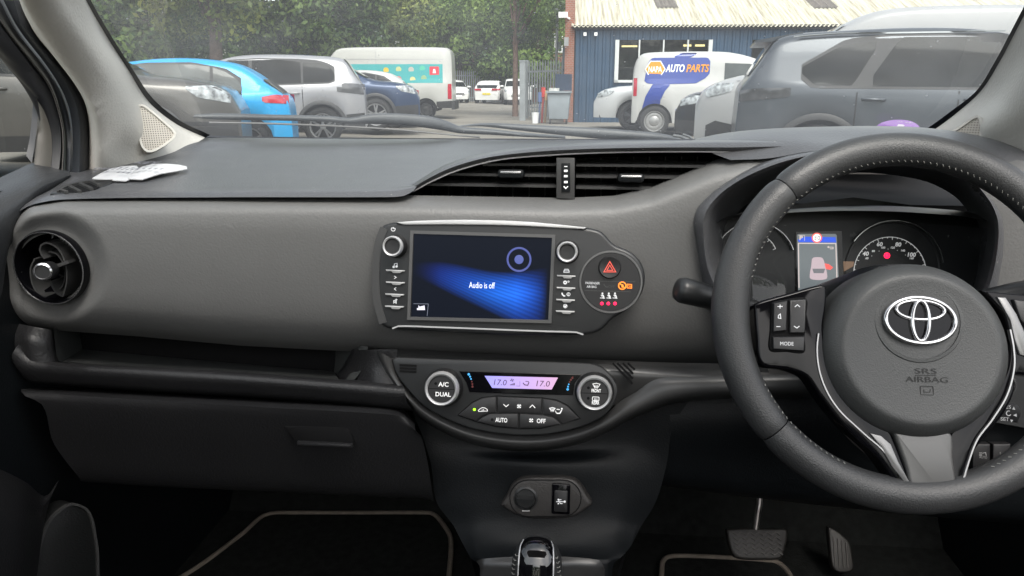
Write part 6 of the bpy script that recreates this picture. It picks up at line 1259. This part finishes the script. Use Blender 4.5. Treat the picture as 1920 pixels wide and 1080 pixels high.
def house(px0, px1, Y, h, label, wins):
    a, b_ = P(px0, 160, Y), P(px1, 160, Y); w_ = b_.x - a.x; e = empty('brick_house', ((a.x + b_.x) / 2, Y + 3, 0), label, 'house', 'brick houses behind the trees')
    MB().box(((a.x + b_.x) / 2, Y + 3, h / 2), (w_, 6, h)).obj('wall', bm_, e, 0)
    x0, x1 = a.x - .3, b_.x + .3; MB().add([(x0, Y - .3, h), (x1, Y - .3, h), (x1, Y + 3, h + 2.6), (x0, Y + 3, h + 2.6), (x0, Y + 6.3, h), (x1, Y + 6.3, h)], [(0, 1, 2, 3), (3, 2, 5, 4), (0, 3, 4), (1, 5, 2)]).obj('roof', mat('slate_roof', (.09, .09, .10), .8, var=.2), e, 0)
    for u, z in wins:
        x = a.x + w_ * u; f = MB()
        for dx_ in (-.55, 0, .55): f.box((x + dx_, Y - .03, z), (.08, .1, 1.3))
        for dz_ in (-.65, .65): f.box((x, Y - .03, z + dz_), (1.18, .1, .08))
        o = f.obj('window', 'white', e, 0); MB().box((x, Y - .01, z), (1.05, .03, 1.25)).obj('pane', 'cglass2', o, 0)
house(780, 905, 66, 6.0, 'far brick house glimpsed through the trees above the tall van', ((.2, 4.4), (.7, 4.4), (.3, 1.6)))
house(925, 1060, 60, 6.2, 'far brick house glimpsed through the trees left of the warehouse', ((.2, 4.4), (.6, 4.4), (.85, 4.4), (.5, 1.8)))
# ---------------------------------------------------------------- fences, bins
M['galv'] = mat('galvanised_steel', (.26, .28, .29), .5, .2, var=.15, vs=3)
def fence(px0, px1, Y0, Y1, h, pit, label, postpx=(), wd=.075):
    a, b_ = P(px0, 160, Y0), P(px1, 160, Y1); a.z = b_.z = 0; d = (b_ - a); n = int(d.length / pit); e = empty('palisade_fence', (a + b_) / 2, label, 'fence', 'palisade fences'); un = d.normalized(); ang = math.atan2(un.y, un.x)
    mb = MB()
    for k in range(n + 1):
        p = a + un * (k * pit); w_ = un * wd / 2; q_ = Vector((0, .02, 0)); z0, z1 = .08, h - .12
        mb.add([p - w_ + Vector((0, 0, z0)), p + w_ + Vector((0, 0, z0)), p + w_ + Vector((0, 0, z1)), p + Vector((0, 0, h)), p - w_ + Vector((0, 0, z1)), *[v + q_ for v in (p - w_ + Vector((0, 0, z0)), p + w_ + Vector((0, 0, z0)), p + w_ + Vector((0, 0, z1)), p + Vector((0, 0, h)), p - w_ + Vector((0, 0, z1)))]], [(0, 1, 2, 3, 4), (5, 9, 8, 7, 6), (0, 4, 9, 5), (1, 6, 7, 2)])
    mb.obj('pales', 'galv', e, 0)
    c = (a + b_) / 2; MB().box(c + Vector((0, .05, .4)), (d.length, .05, .06), ang).box(c + Vector((0, .05, h - .4)), (d.length, .05, .06), ang).obj('rails', 'galv', e, 0)
    k = 0
    while k < d.length: p = a + un * k; MB().box(p + Vector((0, .09, h / 2)), (.1, .06, h)).obj('post', 'galv', e, 0); k += 2.75
fence(840, 985, 56, 56, 2.35, .145, 'long grey palisade fence behind the far white cars')
fence(988, 1056, 28, 26.5, 2.05, .15, 'grey palisade gate leaf standing between the thick post and the warehouse')
fence(-600, 700, 34, 40, 2.2, .2, 'grey palisade fence under the trees on the left')
c_ = P(980, 200, 26.2); gp2 = empty('gate_post', (c_.x, c_.y, 0), 'thick square grey gate post with a flat cap', 'gate post'); MB().box((c_.x, c_.y, .97), (.2, .2, 1.94)).obj('post', 'galv', gp2, 0); MB().box((c_.x, c_.y, 1.96), (.24, .24, .04)).obj('cap', 'galv', gp2, 0)
M['bin'] = mat('grey_bin_plastic', (.22, .25, .27), .5, var=.1, vs=3)
c_ = P(1048, 200, 24.0); wb = empty('waste_container', (c_.x, c_.y, 0), 'grey four wheeled waste container with its dark blue lid open', 'waste bin')
f = Fr((c_.x, c_.y - .35, .15), (0, -1, 0)); MB().prism(f, [(-.29, 0), (.29, 0), (.36, .78), (-.36, .78)], -.7, 0, .03).obj('bin_body', 'bin', wb, 30); MB().box((c_.x, c_.y - .02, .96), (.78, .8, .06)).obj('bin_rim', 'bin', wb, 0)
MB().box((c_.x + .12, c_.y + .3, 1.25), (.52, .06, .5)).obj('bin_lid', mat('navy_lid', (.015, .03, .06), .5), wb, 0)
for dx_ in (-.25, .25): MB().tube([(c_.x + dx_ - .03, c_.y - .3, .08), (c_.x + dx_ + .03, c_.y - .3, .08)], .08, 14).obj('castor', 'tyre', wb, 30)
MB().box((c_.x - .15, c_.y - .05, 1.03), (.3, .4, .1)).obj('rubbish_bag', mat('pale_bag', (.5, .5, .48), .5, var=.3, vs=14), None, 0, label='pale rubbish poking out of the grey waste container', cat='rubbish')
c_ = P(1004, 200, 24.2); f = Fr((c_.x, c_.y, 0), (0, 0, 1), upv=Vector((0, 1, 0))); bu = MB().lathe(f, (0, 0), [(.09, .0), (.12, .32), (.125, .33), (.11, .32), (.085, .02), (.001, .02)], 24).obj('bucket', 'white', None, 40, label='small white bucket on the ground beside the gate', cat='bucket')
for px, c2, h_, lb in ((1016, (.5, .04, .03), 1.05, 'red topped pole leaning by the waste container'), (1010, (.1, .15, .3), .9, 'dark blue pole standing beside the white bucket'), (1022, (.45, .3, .15), .95, 'brown wooden pole next to the waste container')):
    a = P(px, 200, 24.5); e = empty('pole', (a.x, a.y, 0), lb, 'pole'); MB().tube([(a.x, a.y, 0), (a.x + .04, a.y + .05, h_ - .2)], .035, 8).obj('shaft', mat('pole_paint', tuple(k * .6 + .03 for k in c2), .6), e); MB().tube([(a.x + .04, a.y + .05, h_ - .25), (a.x + .04, a.y + .05, h_ + .05)], .07, 8).obj('head', mat('pole_head', c2, .5), e)
# ---------------------------------------------------------------- trees
def leafmat(name, c0, c1):
    m = bpy.data.materials.new(name); m.use_nodes = True; t = m.node_tree; b = t.nodes['Principled BSDF']; b.inputs['Roughness'].default_value = .55
    g = nd(t, 'ShaderNodeNewGeometry'); rp = nd(t, 'ShaderNodeValToRGB'); rp.color_ramp.elements[0].color = (*c0, 1); rp.color_ramp.elements[1].color = (*c1, 1)
    tc_ = nd(t, 'ShaderNodeTexCoord'); nz = nd(t, 'ShaderNodeTexNoise', Scale=.5, Detail=3.0); t.links.new(tc_.outputs['Object'], nz.inputs['Vector'])
    a = nd(t, 'ShaderNodeMath', operation='MULTIPLY_ADD'); a.inputs[1].default_value = .55; t.links.new(g.outputs['Random Per Island'], a.inputs[0])
    s = nd(t, 'ShaderNodeMath', operation='MULTIPLY_ADD'); s.inputs[1].default_value = 2.4; s.inputs[2].default_value = -1.0; t.links.new(nz.outputs['Fac'], s.inputs[0]); t.links.new(s.outputs[0], a.inputs[2]); t.links.new(a.outputs[0], rp.inputs['Fac'])
    t.links.new(rp.outputs[0], b.inputs['Base Color'])
    tl = nd(t, 'ShaderNodeBsdfTranslucent'); t.links.new(rp.outputs[0], tl.inputs['Color']); mxs = nd(t, 'ShaderNodeMixShader'); mxs.inputs[0].default_value = .35; t.links.new(b.outputs[0], mxs.inputs[1]); t.links.new(tl.outputs[0], mxs.inputs[2]); t.links.new(mxs.outputs[0], t.nodes['Material Output'].inputs['Surface']); return m
LM = [leafmat('leaves_mid', (.035, .085, .02), (.24, .34, .07)), leafmat('leaves_yellow', (.04, .09, .02), (.34, .38, .07)), leafmat('leaves_dark', (.02, .05, .015), (.14, .23, .05))]
bark = mat('bark', (.09, .065, .05), .9, var=.3, vs=8); bark2 = mat('reddish_bark', (.16, .10, .075), .9, var=.3, vs=8)
def tree(px, Y, h, cz, rad, nblob, nleaf, ls, lm, label, fork=False, seed=1, trunk_r=.18):
    rnd = random.Random(seed); a = P(px, 160, Y); base = Vector((a.x, Y, gz(a.x))); e = empty('tree', base, label, 'tree', 'trees behind the car park'); mb = MB()
    topz = Vector((base.x + rnd.uniform(-.3, .3), Y, cz)); 
    mb.tube([base, base.lerp(topz, .5) + Vector((rnd.uniform(-.2, .2), 0, 0)), topz, topz + Vector((0, 0, (h - cz) * .4))], [trunk_r, trunk_r * .8, trunk_r * .55, trunk_r * .2], 10)
    blobs = []
    for k in range(nblob):
        th, u = rnd.uniform(0, 2 * math.pi), rnd.uniform(-1, 1); rr = rnd.uniform(.35, 1) ** .6
        c = Vector((base.x + rad[0] * rr * math.cos(th) * math.sqrt(1 - u * u), Y + rad[1] * rr * math.sin(th) * math.sqrt(1 - u * u), cz + (rad[2]) * rr * u)); blobs.append((c, rnd.uniform(.28, .5) * min(rad)))
        if k % 2 == 0: s0 = base.lerp(topz, rnd.uniform(.45, .95)); mb.tube([s0, s0.lerp(c, .5) + Vector((0, 0, .3)), c], [trunk_r * .4, trunk_r * .25, trunk_r * .08], 6)
    mb.obj('trunk', bark2 if fork else bark, e, 60)
    lv = MB(); vs, fs = [], []
    for k in range(nleaf):
        c, r = blobs[k % nblob]; d = Vector((rnd.gauss(0, 1), rnd.gauss(0, 1), rnd.gauss(0, 1))).normalized() * r * (rnd.random() ** .4)
        p = c + d; n = (d.normalized() + Vector((rnd.uniform(-1, 1), rnd.uniform(-1, 1), rnd.uniform(-.4, 1.2)))).normalized(); t1 = n.orthogonal().normalized(); q = Matrix.Rotation(rnd.uniform(0, 6.28), 3, n); t1 = q @ t1; t2 = n.cross(t1); s = ls * rnd.uniform(.6, 1.4)
        o = len(vs); vs += [p - t1 * s, p + t2 * s * .5, p + t1 * s, p - t2 * s * .5]; fs.append((o, o + 1, o + 2, o + 3))
    lv.v, lv.f = vs, fs; me = bpy.data.meshes.new('crown'); me.from_pydata([v - base for v in vs], [], fs); me.materials.append(lm); o = bpy.data.objects.new('crown', me); COL.objects.link(o); o.parent = e
T_ = [(-500, 20, 10, 5, (4, 3, 4), 34, 9000, .20, 2, 'dark leafy tree far left seen past the side window'),
 (110, 22, 10, 5.0, (4.0, 3, 4.2), 36, 11000, .17, 0, 'leafy green tree behind the left windscreen pillar'),
 (300, 27, 11, 5.2, (4.2, 3, 4.6), 40, 14000, .17, 2, 'dark leafy tree above the bright blue hatchback'),
 (400, 20, 9, 5.0, (2.6, 2.4, 2.6), 30, 9000, .13, 1, 'yellow tinged tree hanging over the silver car'),
 (560, 31, 11, 5.4, (4.0, 3, 4.2), 36, 12000, .18, 0, 'broad green tree above the left half of the tall van'),
 (690, 36, 12, 5.6, (3.6, 3, 4.2), 34, 10000, .19, 1, 'pale green tree straight above the tall van'),
 (800, 66, 14, 6.2, (5.5, 3, 5.6), 34, 9000, .30, 0, 'tall green tree beyond the right end of the tall van'),
 (905, 68, 14, 6.6, (5.3, 3, 5.8), 34, 9000, .31, 2, 'dense tree standing over the far white cars'),
 (966, 30, 9, 5.2, (2.6, 2.2, 2.6), 26, 5200, .13, 0, 'forked tree with a reddish trunk behind the gate post'),
 (862, 57, 12, 5.0, (4.2, 3, 4.6), 30, 7000, .26, 0, 'leafy tree in front of the left far brick house'),
 (945, 56, 12, 5.6, (3.6, 3, 4.2), 28, 6500, .25, 2, 'leafy tree hiding most of the right far brick house'),
 (1012, 55, 12, 5.2, (3.4, 3, 4.6), 28, 6500, .25, 0, 'leafy tree between the gate and the far brick house'),
 (1020, 62, 14, 6.4, (4.8, 3, 5.4), 30, 8000, .30, 1, 'green tree between the forked tree and the warehouse')]
for i, (px, Y, h, cz, rad, nb, nl, ls, lm, lb) in enumerate(T_): tree(px, Y, h, cz, rad, nb, int(nl * 2.3), ls * .62, LM[lm], lb, fork='forked' in lb, seed=i + 3, trunk_r=.12 if 'forked' in lb else .2)
# far undergrowth behind the fences
rnd = random.Random(5); vs, fs = [], []
for k in range(26000):
    x = rnd.uniform(-75, 12); y = rnd.uniform(66, 76) if x > -16 else rnd.uniform(42, 50); z = rnd.random() ** .8 * (5.4 + 2.2 * noise.noise(Vector((x * .25, 0, 3))))
    p = Vector((x, y, z)); n = Vector((rnd.uniform(-1, 1), rnd.uniform(-1, .2), rnd.uniform(-.3, 1))).normalized(); t1 = n.orthogonal().normalized(); t1 = Matrix.Rotation(rnd.uniform(0, 6.28), 3, n) @ t1; t2 = n.cross(t1); s = rnd.uniform(.2, .5)
    o = len(vs); vs += [p - t1 * s, p + t2 * s * .5, p + t1 * s, p - t2 * s * .5]; fs.append((o, o + 1, o + 2, o + 3))
me = bpy.data.meshes.new('woodland'); me.from_pydata(vs, [], fs); me.materials.append(LM[2]); o = bpy.data.objects.new('woodland', me); COL.objects.link(o); tag(o, 'dark wood edge and undergrowth behind the fences and trees', 'woodland', kind='stuff')

# unseen leaf wall added behind the camera to darken reflections and low light
vs, fs = [], []
for k in range(15000):
    a_ = rnd.uniform(R(100), R(440)); r_ = rnd.uniform(26, 32)
    if R(50) < a_ % (2 * math.pi) < R(140): continue
    z = rnd.random() ** .8 * (7.5 + 3 * noise.noise(Vector((a_ * 5, 0, 1)))); p = Vector((math.cos(a_) * r_ * 1.3 + 6, math.sin(a_) * r_, z))
    if p.y > 16: continue
    n = Vector((rnd.uniform(-1, 1), rnd.uniform(-1, 1), rnd.uniform(-.3, 1))).normalized(); t1 = n.orthogonal().normalized(); t2 = n.cross(t1); s = rnd.uniform(.3, .7)
    o = len(vs); vs += [p - t1 * s, p + t2 * s * .6, p + t1 * s, p - t2 * s * .6]; fs.append((o, o + 1, o + 2, o + 3))
me = bpy.data.meshes.new('backdrop'); me.from_pydata(vs, [], fs); me.materials.append(LM[2]); o = bpy.data.objects.new('backdrop', me); COL.objects.link(o); tag(o, 'leafy hedgerow added unseen beside and behind the camera to dim reflections', 'backdrop', kind='stuff')
